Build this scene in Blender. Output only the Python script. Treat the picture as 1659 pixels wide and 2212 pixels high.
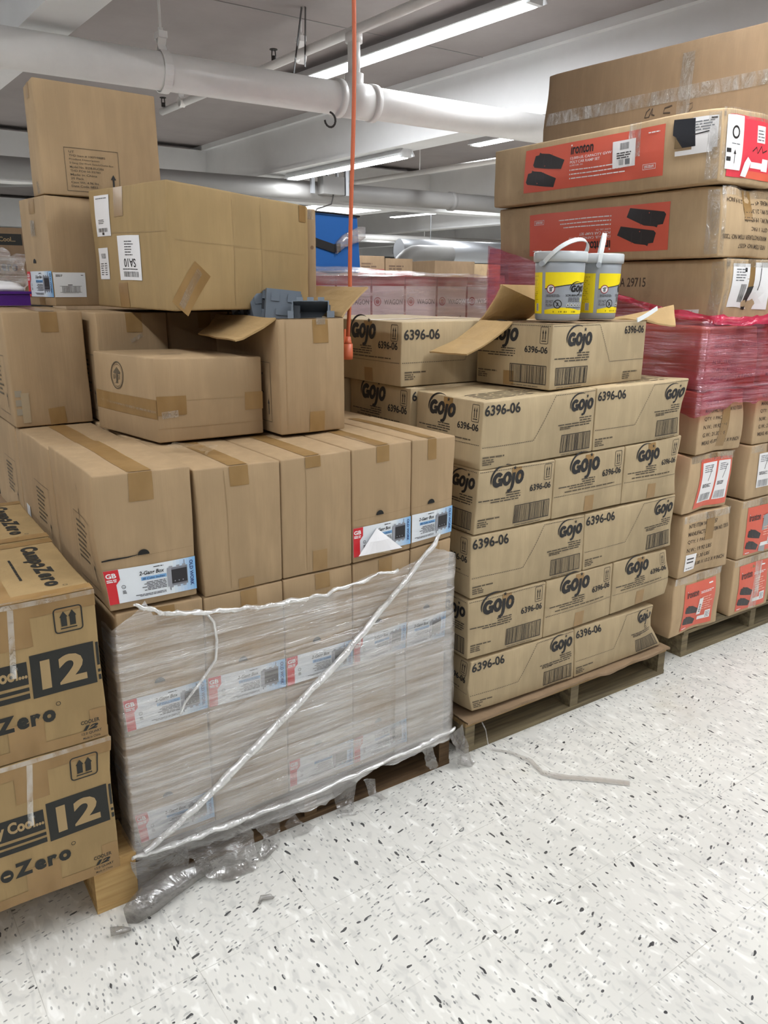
import bpy, bmesh, math, random
from math import sin, cos, pi, radians, sqrt, atan2
from mathutils import Vector, Matrix, noise
from mathutils.geometry import tessellate_polygon
random.seed(7)
SC = bpy.context.scene
COL = SC.collection
for o in list(bpy.data.objects): bpy.data.objects.remove(o)

# ------------------------------------------------------------------ camera, world, exposure
# world axes: X runs along the row of pallets, Y goes back into the store, Z up
YAW, PITCH, ROLL, FPX = radians(34.04), 0.27698, 0.00551, 1697.9
CAM = Vector((-1.508, -1.736, 1.471))
fw = Vector((sin(YAW) * cos(PITCH), cos(YAW) * cos(PITCH), -sin(PITCH)))
rt = Vector((cos(YAW), -sin(YAW), 0)); up = rt.cross(fw)
rt2 = cos(ROLL) * rt + sin(ROLL) * up; up2 = -sin(ROLL) * rt + cos(ROLL) * up
cd = bpy.data.cameras.new('camera'); cam = bpy.data.objects.new('camera', cd); COL.objects.link(cam)
cam.matrix_world = Matrix(((rt2.x, up2.x, -fw.x, CAM.x), (rt2.y, up2.y, -fw.y, CAM.y), (rt2.z, up2.z, -fw.z, CAM.z), (0, 0, 0, 1)))
cd.sensor_fit = 'VERTICAL'; cd.sensor_height = 36; cd.lens = FPX / 2212 * 36; cd.clip_start = .05; cd.clip_end = 200
SC.camera = cam
SC.view_settings.view_transform = 'Standard'; SC.view_settings.look = 'None'
SC.view_settings.gamma = 1; SC.view_settings.use_curve_mapping = False
SC.view_settings.exposure = 0.03
SC.cycles.max_bounces = 8; SC.cycles.caustics_reflective = False; SC.cycles.caustics_refractive = False
W = bpy.data.worlds.new('store'); SC.world = W; W.use_nodes = True
W.node_tree.nodes['Background'].inputs[0].default_value = (.92, .96, 1, 1)
W.node_tree.nodes['Background'].inputs[1].default_value = .12
TUBE = 13.0      # radiance of the visible tubes
LAMP = 48.0     # watts of one strip fixture

# ------------------------------------------------------------------ materials
def lin(c):
    f = lambda v: v / 12.92 if v <= .04045 else ((v + .055) / 1.055) ** 2.4
    return tuple(f(x / 255) for x in c)
def mat(name, rgb=(200, 200, 200), rough=.6, metal=0, spec=.5):
    m = bpy.data.materials.new(name); m.use_nodes = True
    b = m.node_tree.nodes['Principled BSDF']
    b.inputs['Base Color'].default_value = (*lin(rgb), 1); b.inputs['Roughness'].default_value = rough
    b.inputs['Metallic'].default_value = metal; b.inputs['Specular IOR Level'].default_value = spec
    return m, m.node_tree, b
def nd(nt, t, **kw):
    n = nt.nodes.new(t)
    for k, v in kw.items():
        if k.startswith('i_'): n.inputs[k[2:].replace('_', ' ')].default_value = v
        else: setattr(n, k, v)
    return n
def ramp(nt, fac, stops):
    r = nt.nodes.new('ShaderNodeValToRGB'); e = r.color_ramp.elements
    while len(e) < len(stops): e.new(.5)
    for el, (p, c) in zip(e, stops):
        el.position = p; el.color = (*c, 1) if len(c) == 3 else c
    nt.links.new(fac, r.inputs[0]); return r
def coords(nt, scale=(1, 1, 1), rot=(0, 0, 0), geo=False):
    if geo: src = nt.nodes.new('ShaderNodeNewGeometry').outputs['Position']
    else: src = nt.nodes.new('ShaderNodeTexCoord').outputs['Object']
    mp = nt.nodes.new('ShaderNodeMapping'); mp.inputs['Scale'].default_value = scale; mp.inputs['Rotation'].default_value = rot
    nt.links.new(src, mp.inputs[0]); return mp.outputs[0]
def mixc(nt, a, b, fac, mode='MIX'):
    n = nt.nodes.new('ShaderNodeMix'); n.data_type = 'RGBA'; n.blend_type = mode
    for s, v in ((0, fac), (6, a), (7, b)):
        if hasattr(v, 'is_output'): nt.links.new(v, n.inputs[s])
        elif s == 0: n.inputs[0].default_value = v
        else: n.inputs[s].default_value = (*v, 1)
    return n.outputs[2]

def cardboard(name, rgb, worn=.0):
    m, nt, b = mat(name, rgb, .72, 0, .25)
    base = lin(rgb)
    n1 = nd(nt, 'ShaderNodeTexNoise', i_Scale=3.2, i_Detail=4.0); nt.links.new(coords(nt), n1.inputs[0])
    n2 = nd(nt, 'ShaderNodeTexNoise', i_Scale=26.0, i_Detail=5.0); nt.links.new(coords(nt, (1, 1, .25)), n2.inputs[0])
    n3 = nd(nt, 'ShaderNodeTexNoise', i_Scale=60.0, i_Detail=2.0); nt.links.new(coords(nt, (3, 3, .06)), n3.inputs[0])
    c = mixc(nt, base, tuple(x * .80 for x in base), ramp(nt, n1.outputs[0], [(.35, (0, 0, 0)), (.75, (1, 1, 1))]).outputs[0])
    c = mixc(nt, c, tuple(min(1, x * 1.13) for x in base), ramp(nt, n2.outputs[0], [(.45, (0, 0, 0)), (.8, (.8, .8, .8))]).outputs[0])
    c = mixc(nt, c, tuple(x * .86 for x in base), ramp(nt, n3.outputs[0], [(.5, (0, 0, 0)), (.75, (.3, .3, .3))]).outputs[0])
    if worn:
        n4 = nd(nt, 'ShaderNodeTexNoise', i_Scale=7.0, i_Detail=6.0, i_Roughness=.7); nt.links.new(coords(nt, (1, 1, 1.5)), n4.inputs[0])
        c = mixc(nt, c, tuple(x * .5 for x in base), ramp(nt, n4.outputs[0], [(.58, (0, 0, 0)), (.78, (worn,) * 3)]).outputs[0])
    nt.links.new(c, b.inputs['Base Color'])
    bp = nd(nt, 'ShaderNodeBump', i_Strength=.12, i_Distance=.004); nt.links.new(n3.outputs[0], bp.inputs['Height']); nt.links.new(bp.outputs[0], b.inputs['Normal'])
    return m
M = {}
M['card'] = cardboard('cardboard_tan', (168, 142, 109))
M['card_g'] = cardboard('cardboard_kraft', (180, 160, 127))
M['card_c'] = cardboard('cardboard_golden', (162, 136, 95))
M['card_r'] = cardboard('cardboard_worn', (186, 160, 126), .45)
M['card_d'] = cardboard('cardboard_brown', (146, 122, 96), .3)
M['card_in'] = cardboard('cardboard_inside', (172, 143, 100))
def printed(name, rough):
    m, nt, b = mat(name, (0, 0, 0), rough)
    a = nd(nt, 'ShaderNodeVertexColor', layer_name='Col'); nt.links.new(a.outputs[0], b.inputs['Base Color']); return m
M['print'] = printed('printing_ink', .62)
M['label'] = printed('printed_label', .38)
def tape_mat():
    m, nt, b = mat('packing_tape', (146, 114, 70), .28)
    n = nd(nt, 'ShaderNodeTexNoise', i_Scale=14.0, i_Detail=3.0); nt.links.new(coords(nt, (1, 1, .4)), n.inputs[0])
    nt.links.new(ramp(nt, n.outputs[0], [(.35, lin((138, 107, 64))), (.7, lin((158, 126, 82)))]).outputs[0], b.inputs['Base Color'])
    bp = nd(nt, 'ShaderNodeBump', i_Strength=.5, i_Distance=.004); nt.links.new(n.outputs[0], bp.inputs['Height']); nt.links.new(bp.outputs[0], b.inputs['Normal'])
    return m
M['tape'] = tape_mat()
def wood(name, a, c2, sc=1):
    m, nt, b = mat(name, a, .75, 0, .2)
    n = nd(nt, 'ShaderNodeTexNoise', i_Scale=9.0 * sc, i_Detail=6.0, i_Distortion=.6); nt.links.new(coords(nt, (.35, 6, 6)), n.inputs[0])
    nt.links.new(ramp(nt, n.outputs[0], [(.3, lin(a)), (.7, lin(c2))]).outputs[0], b.inputs['Base Color']); return m
M['wood'] = wood('pallet_wood', (176, 148, 104), (128, 102, 68))
M['wood_n'] = wood('new_pallet_wood', (205, 172, 118), (172, 136, 86))
M['wood_o'] = wood('weathered_wood', (140, 126, 98), (92, 82, 66))
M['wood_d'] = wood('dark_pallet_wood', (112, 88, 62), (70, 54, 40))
def paint(name, rgb, rough=.5, var=.12):
    m, nt, b = mat(name, rgb, rough); base = lin(rgb)
    n = nd(nt, 'ShaderNodeTexNoise', i_Scale=2.3, i_Detail=6.0, i_Roughness=.65); nt.links.new(coords(nt, geo=True), n.inputs[0])
    nt.links.new(ramp(nt, n.outputs[0], [(.35, base), (.75, tuple(x * (1 - var) for x in base))]).outputs[0], b.inputs['Base Color']); return m
M['ceil'] = paint('ceiling_paint', (156, 148, 146), .8, .14)
M['beam'] = paint('beam_paint', (232, 232, 232), .7, .08)
M['pipe'] = paint('pipe_paint', (250, 248, 246), .35, .14)
M['pipe_g'] = paint('grey_pipe_paint', (150, 148, 146), .5, .1)
M['wallp'] = paint('wall_paint', (176, 178, 178), .8, .1)
M['steel'] = mat('galvanised_steel', (170, 172, 176), .4, .7)[0]
M['fixture'] = mat('fixture_enamel', (225, 226, 228), .4)[0]
M['dark'] = mat('dark_rod', (52, 48, 46), .6)[0]
M['black'] = mat('black_plastic', (28, 28, 30), .5)[0]
M['cord'] = mat('orange_cord', (196, 98, 62), .5)[0]
M['grey_pl'] = mat('grey_pvc', (104, 113, 124), .42)[0]
M['grey_in'] = mat('grey_pvc_inside', (40, 44, 50), .5)[0]
M['pail'] = mat('pail_grey', (160, 165, 171), .38)[0]
M['lid'] = mat('pail_lid_grey', (182, 186, 188), .3)[0]
M['handle'] = mat('pail_handle', (212, 216, 216), .3)[0]
M['blue'] = paint('blue_fabric', (40, 112, 196), .75, .1)
M['purple'] = mat('purple_plastic', (70, 16, 118), .4)[0]
M['white'] = mat('white_paper', (236, 234, 236), .6)[0]
M['tear'] = mat('torn_paper', (206, 186, 150), .8)[0]
M['shipwhite'] = mat('strap_plastic', (215, 212, 206), .35)[0]
m, nt, b = mat('tube_glow', (255, 255, 255)); M['tube'] = m
b.inputs['Emission Color'].default_value = (.93, .97, 1, 1); b.inputs['Emission Strength'].default_value = TUBE

def film(name, tint, lo, hi, scale=(2.5, 2.5, 55), rot=(0, .16, 0), gloss=.5, sheen=(1, 1, 1), trans=(1, 1, 1)):
    """clear plastic film: see-through, hazy in drawn-out streaks, glossy where it creases"""
    m = bpy.data.materials.new(name); m.use_nodes = True; nt = m.node_tree
    for n in list(nt.nodes): nt.nodes.remove(n)
    out = nt.nodes.new('ShaderNodeOutputMaterial')
    tr = nd(nt, 'ShaderNodeBsdfTransparent'); tr.inputs[0].default_value = (*trans, 1)
    df = nd(nt, 'ShaderNodeBsdfDiffuse'); df.inputs[0].default_value = (*lin(tint), 1)
    gl = nd(nt, 'ShaderNodeBsdfGlossy'); gl.inputs['Roughness'].default_value = .22; gl.inputs[0].default_value = (*sheen, 1)
    n = nd(nt, 'ShaderNodeTexNoise', i_Scale=1.0, i_Detail=4.0, i_Roughness=.62, i_Distortion=.8); nt.links.new(coords(nt, scale, rot), n.inputs[0])
    n2 = nd(nt, 'ShaderNodeTexNoise', i_Scale=5.0, i_Detail=3.0); nt.links.new(coords(nt), n2.inputs[0])
    r = ramp(nt, n.outputs[0], [(.3, (lo,) * 3), (.72, (hi,) * 3)])
    r2 = ramp(nt, n2.outputs[0], [(.3, (.55,) * 3), (.7, (1.25,) * 3)])
    f = nd(nt, 'ShaderNodeMath', operation='MULTIPLY', use_clamp=True); nt.links.new(r.outputs[0], f.inputs[0]); nt.links.new(r2.outputs[0], f.inputs[1])
    bp = nd(nt, 'ShaderNodeBump', i_Strength=.9, i_Distance=.01); nt.links.new(n.outputs[0], bp.inputs['Height'])
    nt.links.new(bp.outputs[0], gl.inputs['Normal'])
    mx = nd(nt, 'ShaderNodeMixShader'); mx.inputs[0].default_value = gloss
    nt.links.new(df.outputs[0], mx.inputs[1]); nt.links.new(gl.outputs[0], mx.inputs[2])
    mo = nd(nt, 'ShaderNodeMixShader'); nt.links.new(f.outputs[0], mo.inputs[0]); nt.links.new(tr.outputs[0], mo.inputs[1]); nt.links.new(mx.outputs[0], mo.inputs[2])
    nt.links.new(mo.outputs[0], out.inputs[0]); return m
M['wrap'] = film('stretch_film', (226, 220, 216), .16, .80, (2.0, 2.0, 62), (0, .2, 0))
M['wrap_thin'] = film('thin_stretch_film', (226, 220, 216), .02, .50, (2.0, 2.0, 50), (0, .3, 0))
M['wrap_tail'] = film('crumpled_film', (122, 116, 110), .34, .85, (9, 9, 14), (.3, .2, 0), .22)
M['rope'] = film('twisted_film', (236, 234, 230), .55, .95, (20, 20, 20))
M['clear'] = film('clear_tape', (214, 200, 176), .03, .62, (30, 30, 12), (.5, .4, 0), .8)  # clear tape; also the shine strips laid over brown tape
M['red_wrap'] = film('red_stretch_film', (210, 92, 120), .05, .78, (2.2, 2.2, 46), (.05, .26, 0), .5, (1, .84, .9), (.80, .27, .30))
M['red_edge'] = film('red_film_fold', (224, 36, 84), .70, .95, (8, 8, 20), (.4, .3, 0), .25, (1, .75, .82), (.9, .3, .4))
M['pink_wrap'] = film('pink_stretch_film', (196, 110, 122), .12, .60, (2.2, 2.2, 40), (.1, .30, 0), .5, (1, .9, .93), (.95, .60, .62))
M['wagon_wrap'] = film('cloudy_stretch_film', (226, 208, 214), .12, .88, (1.6, 1.6, 22), (.1, .22, 0), .5, (1, .95, .97), (1, .9, .92))

def floor_mat():
    m, nt, b = mat('speckled_vinyl_tile', (238, 236, 228), .32, 0, .45)
    P = lambda s, r=0: coords(nt, s, (0, 0, r), True)
    n = nd(nt, 'ShaderNodeTexNoise', i_Scale=2.2, i_Detail=5.0); nt.links.new(P((1, 1, 1)), n.inputs[0])
    c = ramp(nt, n.outputs[0], [(.3, lin((208, 206, 199))), (.65, lin((222, 220, 213)))]).outputs[0]
    n2 = nd(nt, 'ShaderNodeTexNoise', i_Scale=42.0, i_Detail=2.0, i_Distortion=.5); nt.links.new(P((1, .45, 1), .5), n2.inputs[0])
    c = mixc(nt, c, lin((190, 189, 184)), ramp(nt, n2.outputs[0], [(.55, (0, 0, 0)), (.66, (.55,) * 3)]).outputs[0])
    c = mixc(nt, c, lin((242, 241, 236)), ramp(nt, n2.outputs[0], [(.3, (.7,) * 3), (.42, (0, 0, 0))]).outputs[0])
    # chips run across the grain on every other tile
    tl = nd(nt, 'ShaderNodeVectorMath', operation='ADD'); nt.links.new(coords(nt, (1 / .3048, 1 / .3048, 0), (0, 0, radians(-1.7)), True), tl.inputs[0]); tl.inputs[1].default_value = (SEAM[0], SEAM[1], 0)
    ck = nd(nt, 'ShaderNodeTexChecker', i_Scale=1.0); nt.links.new(tl.outputs[0], ck.inputs[0])
    geo = nt.nodes.new('ShaderNodeNewGeometry'); sw = nd(nt, 'ShaderNodeMapping'); sw.inputs['Rotation'].default_value = (0, 0, radians(75)); nt.links.new(geo.outputs['Position'], sw.inputs[0])
    mv = nt.nodes.new('ShaderNodeMix'); mv.data_type = 'VECTOR'; nt.links.new(ck.outputs['Fac'], mv.inputs[0]); nt.links.new(geo.outputs['Position'], mv.inputs[4]); nt.links.new(sw.outputs[0], mv.inputs[5])
    def PC(sx, sy, rot):
        q = nd(nt, 'ShaderNodeMapping'); q.inputs['Scale'].default_value = (sx, sy, 0); q.inputs['Rotation'].default_value = (0, 0, rot); nt.links.new(mv.outputs[1], q.inputs[0]); return q.outputs[0]
    for sc, rot, th, pick, colr in ((42, .62, .14, .86, (74, 74, 74)), (72, .45, .14, .80, (132, 132, 131)), (32, .95, .09, .90, (54, 54, 56)), (85, .5, .18, .50, (182, 181, 176))):
        nw = nd(nt, 'ShaderNodeTexNoise', i_Scale=38.0, i_Detail=1.0); nt.links.new(P((1, 1, 1)), nw.inputs[0])
        vm = nd(nt, 'ShaderNodeVectorMath', operation='MULTIPLY_ADD'); vm.inputs[1].default_value = (.55, .55, 0)
        nt.links.new(nw.outputs['Color'], vm.inputs[0]); nt.links.new(PC(sc * 1.0, sc * .42, rot), vm.inputs[2])
        v = nd(nt, 'ShaderNodeTexVoronoi', voronoi_dimensions='2D', i_Scale=1.0); nt.links.new(vm.outputs[0], v.inputs['Vector'])
        lt = nd(nt, 'ShaderNodeMath', operation='LESS_THAN'); nt.links.new(v.outputs['Distance'], lt.inputs[0]); lt.inputs[1].default_value = th
        sp = nd(nt, 'ShaderNodeSeparateColor'); nt.links.new(v.outputs['Color'], sp.inputs[0])
        gt = nd(nt, 'ShaderNodeMath', operation='GREATER_THAN'); nt.links.new(sp.outputs[0], gt.inputs[0]); gt.inputs[1].default_value = pick
        mu = nd(nt, 'ShaderNodeMath', operation='MULTIPLY'); nt.links.new(lt.outputs[0], mu.inputs[0]); nt.links.new(gt.outputs[0], mu.inputs[1])
        c = mixc(nt, c, lin(colr), mu.outputs[0])
    # tile seams, 12 inch grid
    seam = nd(nt, 'ShaderNodeVectorMath', operation='ADD')
    mp = coords(nt, (1 / .3048, 1 / .3048, 0), (0, 0, radians(-1.7)), True); nt.links.new(mp, seam.inputs[0]); seam.inputs[1].default_value = (SEAM[0], SEAM[1], 0)
    fr = nd(nt, 'ShaderNodeVectorMath', operation='FRACTION'); nt.links.new(seam.outputs[0], fr.inputs[0])
    sx = nd(nt, 'ShaderNodeSeparateXYZ'); nt.links.new(fr.outputs[0], sx.inputs[0])
    mn = nd(nt, 'ShaderNodeMath', operation='MINIMUM'); nt.links.new(sx.outputs[0], mn.inputs[0]); nt.links.new(sx.outputs[1], mn.inputs[1])
    ls = nd(nt, 'ShaderNodeMath', operation='LESS_THAN'); nt.links.new(mn.outputs[0], ls.inputs[0]); ls.inputs[1].default_value = .0055
    n5 = nd(nt, 'ShaderNodeTexNoise', i_Scale=6.0); nt.links.new(P((1, 1, 1)), n5.inputs[0])
    mm = nd(nt, 'ShaderNodeMath', operation='MULTIPLY'); nt.links.new(ls.outputs[0], mm.inputs[0])
    nt.links.new(ramp(nt, n5.outputs[0], [(.4, (.12,) * 3), (.65, (.75,) * 3)]).outputs[0], mm.inputs[1])
    c = mixc(nt, c, lin((150, 146, 136)), mm.outputs[0])
    n6 = nd(nt, 'ShaderNodeTexNoise', i_Scale=1.7, i_Detail=7.0, i_Roughness=.7); nt.links.new(P((1, 1, 1)), n6.inputs[0])
    c = mixc(nt, c, lin((196, 188, 168)), ramp(nt, n6.outputs[0], [(.60, (0, 0, 0)), (.75, (.45,) * 3)]).outputs[0])
    nt.links.new(c, b.inputs['Base Color'])
    return m
SEAM = (0.0, 0.0)
# a tile corner lies at world (-.752,-.334) along the 1.7 degree rotated grid
_a = radians(-1.7); _tx, _ty = -.752, -.334
SEAM = (-(_tx * cos(_a) - _ty * sin(_a)) / .3048, -(_tx * sin(_a) + _ty * cos(_a)) / .3048)
M['floor'] = floor_mat()

# ------------------------------------------------------------------ mesh helpers
def mesh_obj(name, verts, faces, mats, parent=None, fmat=None, cols=None, smooth=False, loc=None):
    me = bpy.data.meshes.new(name)
    loc = Vector(loc) if loc is not None else Vector((0, 0, 0))
    me.from_pydata([tuple(Vector(v) - loc) for v in verts], [], faces)
    for m in (mats if isinstance(mats, (list, tuple)) else [mats]): me.materials.append(M[m] if isinstance(m, str) else m)
    if fmat: me.polygons.foreach_set('material_index', fmat)
    if smooth: me.polygons.foreach_set('use_smooth', [True] * len(faces))
    if cols:
        at = me.color_attributes.new('Col', 'FLOAT_COLOR', 'CORNER')
        buf = []
        for p, c in zip(me.polygons, cols): buf += list((*c, 1)) * p.loop_total
        at.data.foreach_set('color', buf)
    me.update()
    o = bpy.data.objects.new(name, me); COL.objects.link(o); o.location = loc
    if parent is not None:
        o.parent = parent; o.location = loc - parent['_w'] if False else loc
    return o
ORIG = {}
def put(name, verts, faces, mats, parent=None, **kw):
    """world-space geometry; a root gets its origin at its base centre, a child shares its root's origin"""
    if parent is None:
        xs = [v[0] for v in verts]; ys = [v[1] for v in verts]; zs = [v[2] for v in verts]
        org = Vector(((min(xs) + max(xs)) / 2, (min(ys) + max(ys)) / 2, min(zs)))
        o = mesh_obj(name, verts, faces, mats, loc=org, **kw); ORIG[o.name] = org
    else:
        org = ORIG[parent.name]
        o = mesh_obj(name, verts, faces, mats, loc=org, **kw); o.parent = parent; o.location = (0, 0, 0); ORIG[o.name] = org
    return o
def root(name, loc):
    o = bpy.data.objects.new(name, None); COL.objects.link(o); o.location = loc; o.empty_display_size = .1; ORIG[o.name] = Vector(loc); return o
def tag(o, label=None, cat=None, group=None, kind=None):
    if label: o['label'] = label
    if cat: o['category'] = cat
    if group: o['group'] = group
    if kind: o['kind'] = kind
    return o
class MB:
    def __init__(s): s.v = []; s.f = []; s.m = []
    def add(s, vs, fs, mi=0):
        n = len(s.v); s.v += [tuple(v) for v in vs]; s.f += [tuple(i + n for i in f) for f in fs]; s.m += [mi] * len(fs); return s
    def box(s, a, b, mi=0, rot=None, piv=None):
        vs = [Vector((x, y, z)) for z in (a[2], b[2]) for y in (a[1], b[1]) for x in (a[0], b[0])]
        if rot is not None: vs = [piv + rot @ (v - piv) for v in vs]
        return s.add(vs, [(0, 2, 3, 1), (4, 5, 7, 6), (0, 1, 5, 4), (2, 6, 7, 3), (0, 4, 6, 2), (1, 3, 7, 5)], mi)
    def tube(s, pts, r, seg=12, mi=0, cap=True):
        pts = [Vector(p) for p in pts]; n = len(pts); rings = []
        rr = r if isinstance(r, (list, tuple)) else [r] * n
        t0 = (pts[1] - pts[0]).normalized(); ref = Vector((0, 0, 1)) if abs(t0.z) < .9 else Vector((1, 0, 0))
        nx = t0.cross(ref).normalized()
        for i, p in enumerate(pts):
            t = (pts[min(i + 1, n - 1)] - pts[max(i - 1, 0)]).normalized()
            nx = (nx - t * nx.dot(t)).normalized(); ny = t.cross(nx)
            rings.append([p + rr[i] * (cos(2 * pi * k / seg) * nx + sin(2 * pi * k / seg) * ny) for k in range(seg)])
        vs = [v for q in rings for v in q]
        fs = [(i * seg + k, i * seg + (k + 1) % seg, (i + 1) * seg + (k + 1) % seg, (i + 1) * seg + k) for i in range(n - 1) for k in range(seg)]
        if cap: fs += [tuple(range(seg))[::-1], tuple((n - 1) * seg + k for k in range(seg))]
        return s.add(vs, fs, mi)
    def ribbon(s, pts, width_vec, th, mi=0):
        """flat strap: pts centre line, width_vec per point or one"""
        pts = [Vector(p) for p in pts]; n = len(pts); vs = []
        for i, p in enumerate(pts):
            w = Vector(width_vec[i] if isinstance(width_vec, list) else width_vec)
            t = (pts[min(i + 1, n - 1)] - pts[max(i - 1, 0)]).normalized(); nn = t.cross(w).normalized() * th / 2
            vs += [p - w / 2 - nn, p + w / 2 - nn, p + w / 2 + nn, p - w / 2 + nn]
        fs = [(i * 4 + k, i * 4 + (k + 1) % 4, i * 4 + 4 + (k + 1) % 4, i * 4 + 4 + k) for i in range(n - 1) for k in range(4)]
        fs += [(3, 2, 1, 0), tuple(4 * (n - 1) + k for k in range(4))]
        return s.add(vs, fs, mi)
    def lathe(s, c, prof, seg=32, mi=0, close=False):
        vs = [(c[0] + r * cos(2 * pi * k / seg), c[1] + r * sin(2 * pi * k / seg), c[2] + z) for r, z in prof for k in range(seg)]
        fs = [(i * seg + k, i * seg + (k + 1) % seg, (i + 1) * seg + (k + 1) % seg, (i + 1) * seg + k) for i in range(len(prof) - 1) for k in range(seg)]
        if close: fs += [tuple(range(seg))[::-1], tuple((len(prof) - 1) * seg + k for k in range(seg))]
        return s.add(vs, fs, mi)
    def slab(s, q, th, nu=6, nv=4, bend=0, mi=0, wob=0, seed=0):
        """board from four corners q00,q10,q11,q01; bend bows it along its normal"""
        q = [Vector(p) for p in q]; nn = (q[1] - q[0]).cross(q[3] - q[0]).normalized(); top = []; bot = []
        for j in range(nv + 1):
            for i in range(nu + 1):
                a, b = i / nu, j / nv
                p = (q[0] * (1 - a) + q[1] * a) * (1 - b) + (q[3] * (1 - a) + q[2] * a) * b
                h = bend * 4 * b * (1 - b) + wob * noise.noise(Vector((a * 3 + seed, b * 3, seed)))
                top.append(p + nn * (h + th / 2)); bot.append(p + nn * (h - th / 2))
        n = len(top); I = lambda i, j: j * (nu + 1) + i; fs = []
        for j in range(nv):
            for i in range(nu):
                a, b, c, d = I(i, j), I(i + 1, j), I(i + 1, j + 1), I(i, j + 1); fs += [(a, b, c, d), (n + d, n + c, n + b, n + a)]
        ring = [I(i, 0) for i in range(nu)] + [I(nu, j) for j in range(nv)] + [I(i, nv) for i in range(nu, 0, -1)] + [I(0, j) for j in range(nv, 0, -1)]
        for a, b in zip(ring, ring[1:] + ring[:1]): fs.append((a, n + a, n + b, b))
        return s.add(top + bot, fs, mi)
    def put(s, name, mats, parent=None, **kw): return put(name, s.v, s.f, mats, parent, fmat=s.m, **kw)

# ------------------------------------------------------------------ flat artwork: pieces are (points, faces, colour, layer)
INK = lin((38, 36, 36)); GINK = lin((92, 80, 62)); WHT = lin((238, 236, 236)); RED = lin((204, 34, 44)); ORG = lin((220, 98, 76)); YEL = lin((246, 222, 22)); GRY = lin((120, 122, 126)); DGR = lin((62, 58, 60))
_tc = {}
def glyphs(s, bold=0, shear=0):
    k = (s, bold, shear)
    if k in _tc: return _tc[k]
    cu = bpy.data.curves.new('t', 'FONT'); cu.body = s; cu.size = 1; cu.offset = bold; cu.shear = shear; cu.resolution_u = 3; cu.fill_mode = 'FRONT'
    o = bpy.data.objects.new('t', cu); COL.objects.link(o); bpy.context.view_layer.update()
    e = o.evaluated_get(bpy.context.evaluated_depsgraph_get()); me = e.to_mesh()
    vs = [(v.co.x, v.co.y) for v in me.vertices]; fs = [tuple(p.vertices) for p in me.polygons]
    e.to_mesh_clear(); bpy.data.objects.remove(o); bpy.data.curves.remove(cu)
    x0 = min(v[0] for v in vs); x1 = max(v[0] for v in vs); y0 = min(v[1] for v in vs); y1 = max(v[1] for v in vs)
    _tc[k] = ([(a - x0, b - y0) for a, b in vs], fs, x1 - x0, y1 - y0); return _tc[k]
def text(s, x, y, w=None, h=None, col=INK, bold=.0, shear=0, lay=1):
    """fits the string into w x h from lower-left x,y"""
    vs, fs, tw, th = glyphs(s, bold, shear)
    sy = h / th if h else w / tw; sx = w / tw if w else sy
    return [([(x + a * sx, y + b * sy) for a, b in vs], fs, col, lay)]
def rect(x0, y0, x1, y1, col=INK, lay=0, step=.05):
    nx = max(1, math.ceil(abs(x1 - x0) / step)); ny = max(1, math.ceil(abs(y1 - y0) / step))
    return [([(x0 + (x1 - x0) * i / nx, y0 + (y1 - y0) * j / ny) for j in range(ny + 1) for i in range(nx + 1)],
             [(j * (nx + 1) + i, j * (nx + 1) + i + 1, (j + 1) * (nx + 1) + i + 1, (j + 1) * (nx + 1) + i) for j in range(ny) for i in range(nx)], col, lay)]
def poly(pts, col=INK, lay=1): return [(list(pts), [tuple(range(len(pts)))], col, lay)]
def strip(pts, w, col=INK, lay=1):
    """stroke along pts; w constant or per-point"""
    n = len(pts); L = []; R = []
    for i in range(n):
        a = pts[max(i - 1, 0)]; b = pts[min(i + 1, n - 1)]; dx, dy = b[0] - a[0], b[1] - a[1]; l = math.hypot(dx, dy) or 1
        ww = (w[i] if isinstance(w, (list, tuple)) else w) / 2
        L.append((pts[i][0] - dy / l * ww, pts[i][1] + dx / l * ww)); R.append((pts[i][0] + dy / l * ww, pts[i][1] - dx / l * ww))
    return [(L + R, [(i, n + i, n + i + 1, i + 1) for i in range(n - 1)], col, lay)]
def seg(x0, y0, x1, y1, w=.0015, col=INK, lay=1):
    n = max(1, math.ceil(math.hypot(x1 - x0, y1 - y0) / .05))
    return strip([(x0 + (x1 - x0) * i / n, y0 + (y1 - y0) * i / n) for i in range(n + 1)], w, col, lay)
def dash(pts, w=.0018, d=.0075, col=INK):
    out = []
    for (x0, y0), (x1, y1) in zip(pts, pts[1:]):
        L = math.hypot(x1 - x0, y1 - y0); n = max(1, round(L / d)); ux, uy = (x1 - x0) / L, (y1 - y0) / L
        for i in range(n):
            a = i * L / n; b = a + .62 * L / n; out += strip([(x0 + ux * a, y0 + uy * a), (x0 + ux * b, y0 + uy * b)], w, col)
    return out
def ring(cx, cy, rx, ry, w, col=INK, lay=1, a0=0, a1=2 * pi, n=28): return strip([(cx + rx * cos(a0 + (a1 - a0) * i / n), cy + ry * sin(a0 + (a1 - a0) * i / n)) for i in range(n + 1)], w, col, lay)
def disc(cx, cy, r, ry=None, col=INK, lay=1, n=24): return poly([(cx + r * cos(2 * pi * i / n), cy + (ry or r) * sin(2 * pi * i / n)) for i in range(n)], col, lay)
def frame(x0, y0, x1, y1, w, col=INK, lay=1): return seg(x0, y0, x1, y0, w, col, lay) + seg(x0, y1, x1, y1, w, col, lay) + seg(x0, y0 - w / 2, x0, y1 + w / 2, w, col, lay) + seg(x1, y0 - w / 2, x1, y1 + w / 2, w, col, lay)
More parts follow.
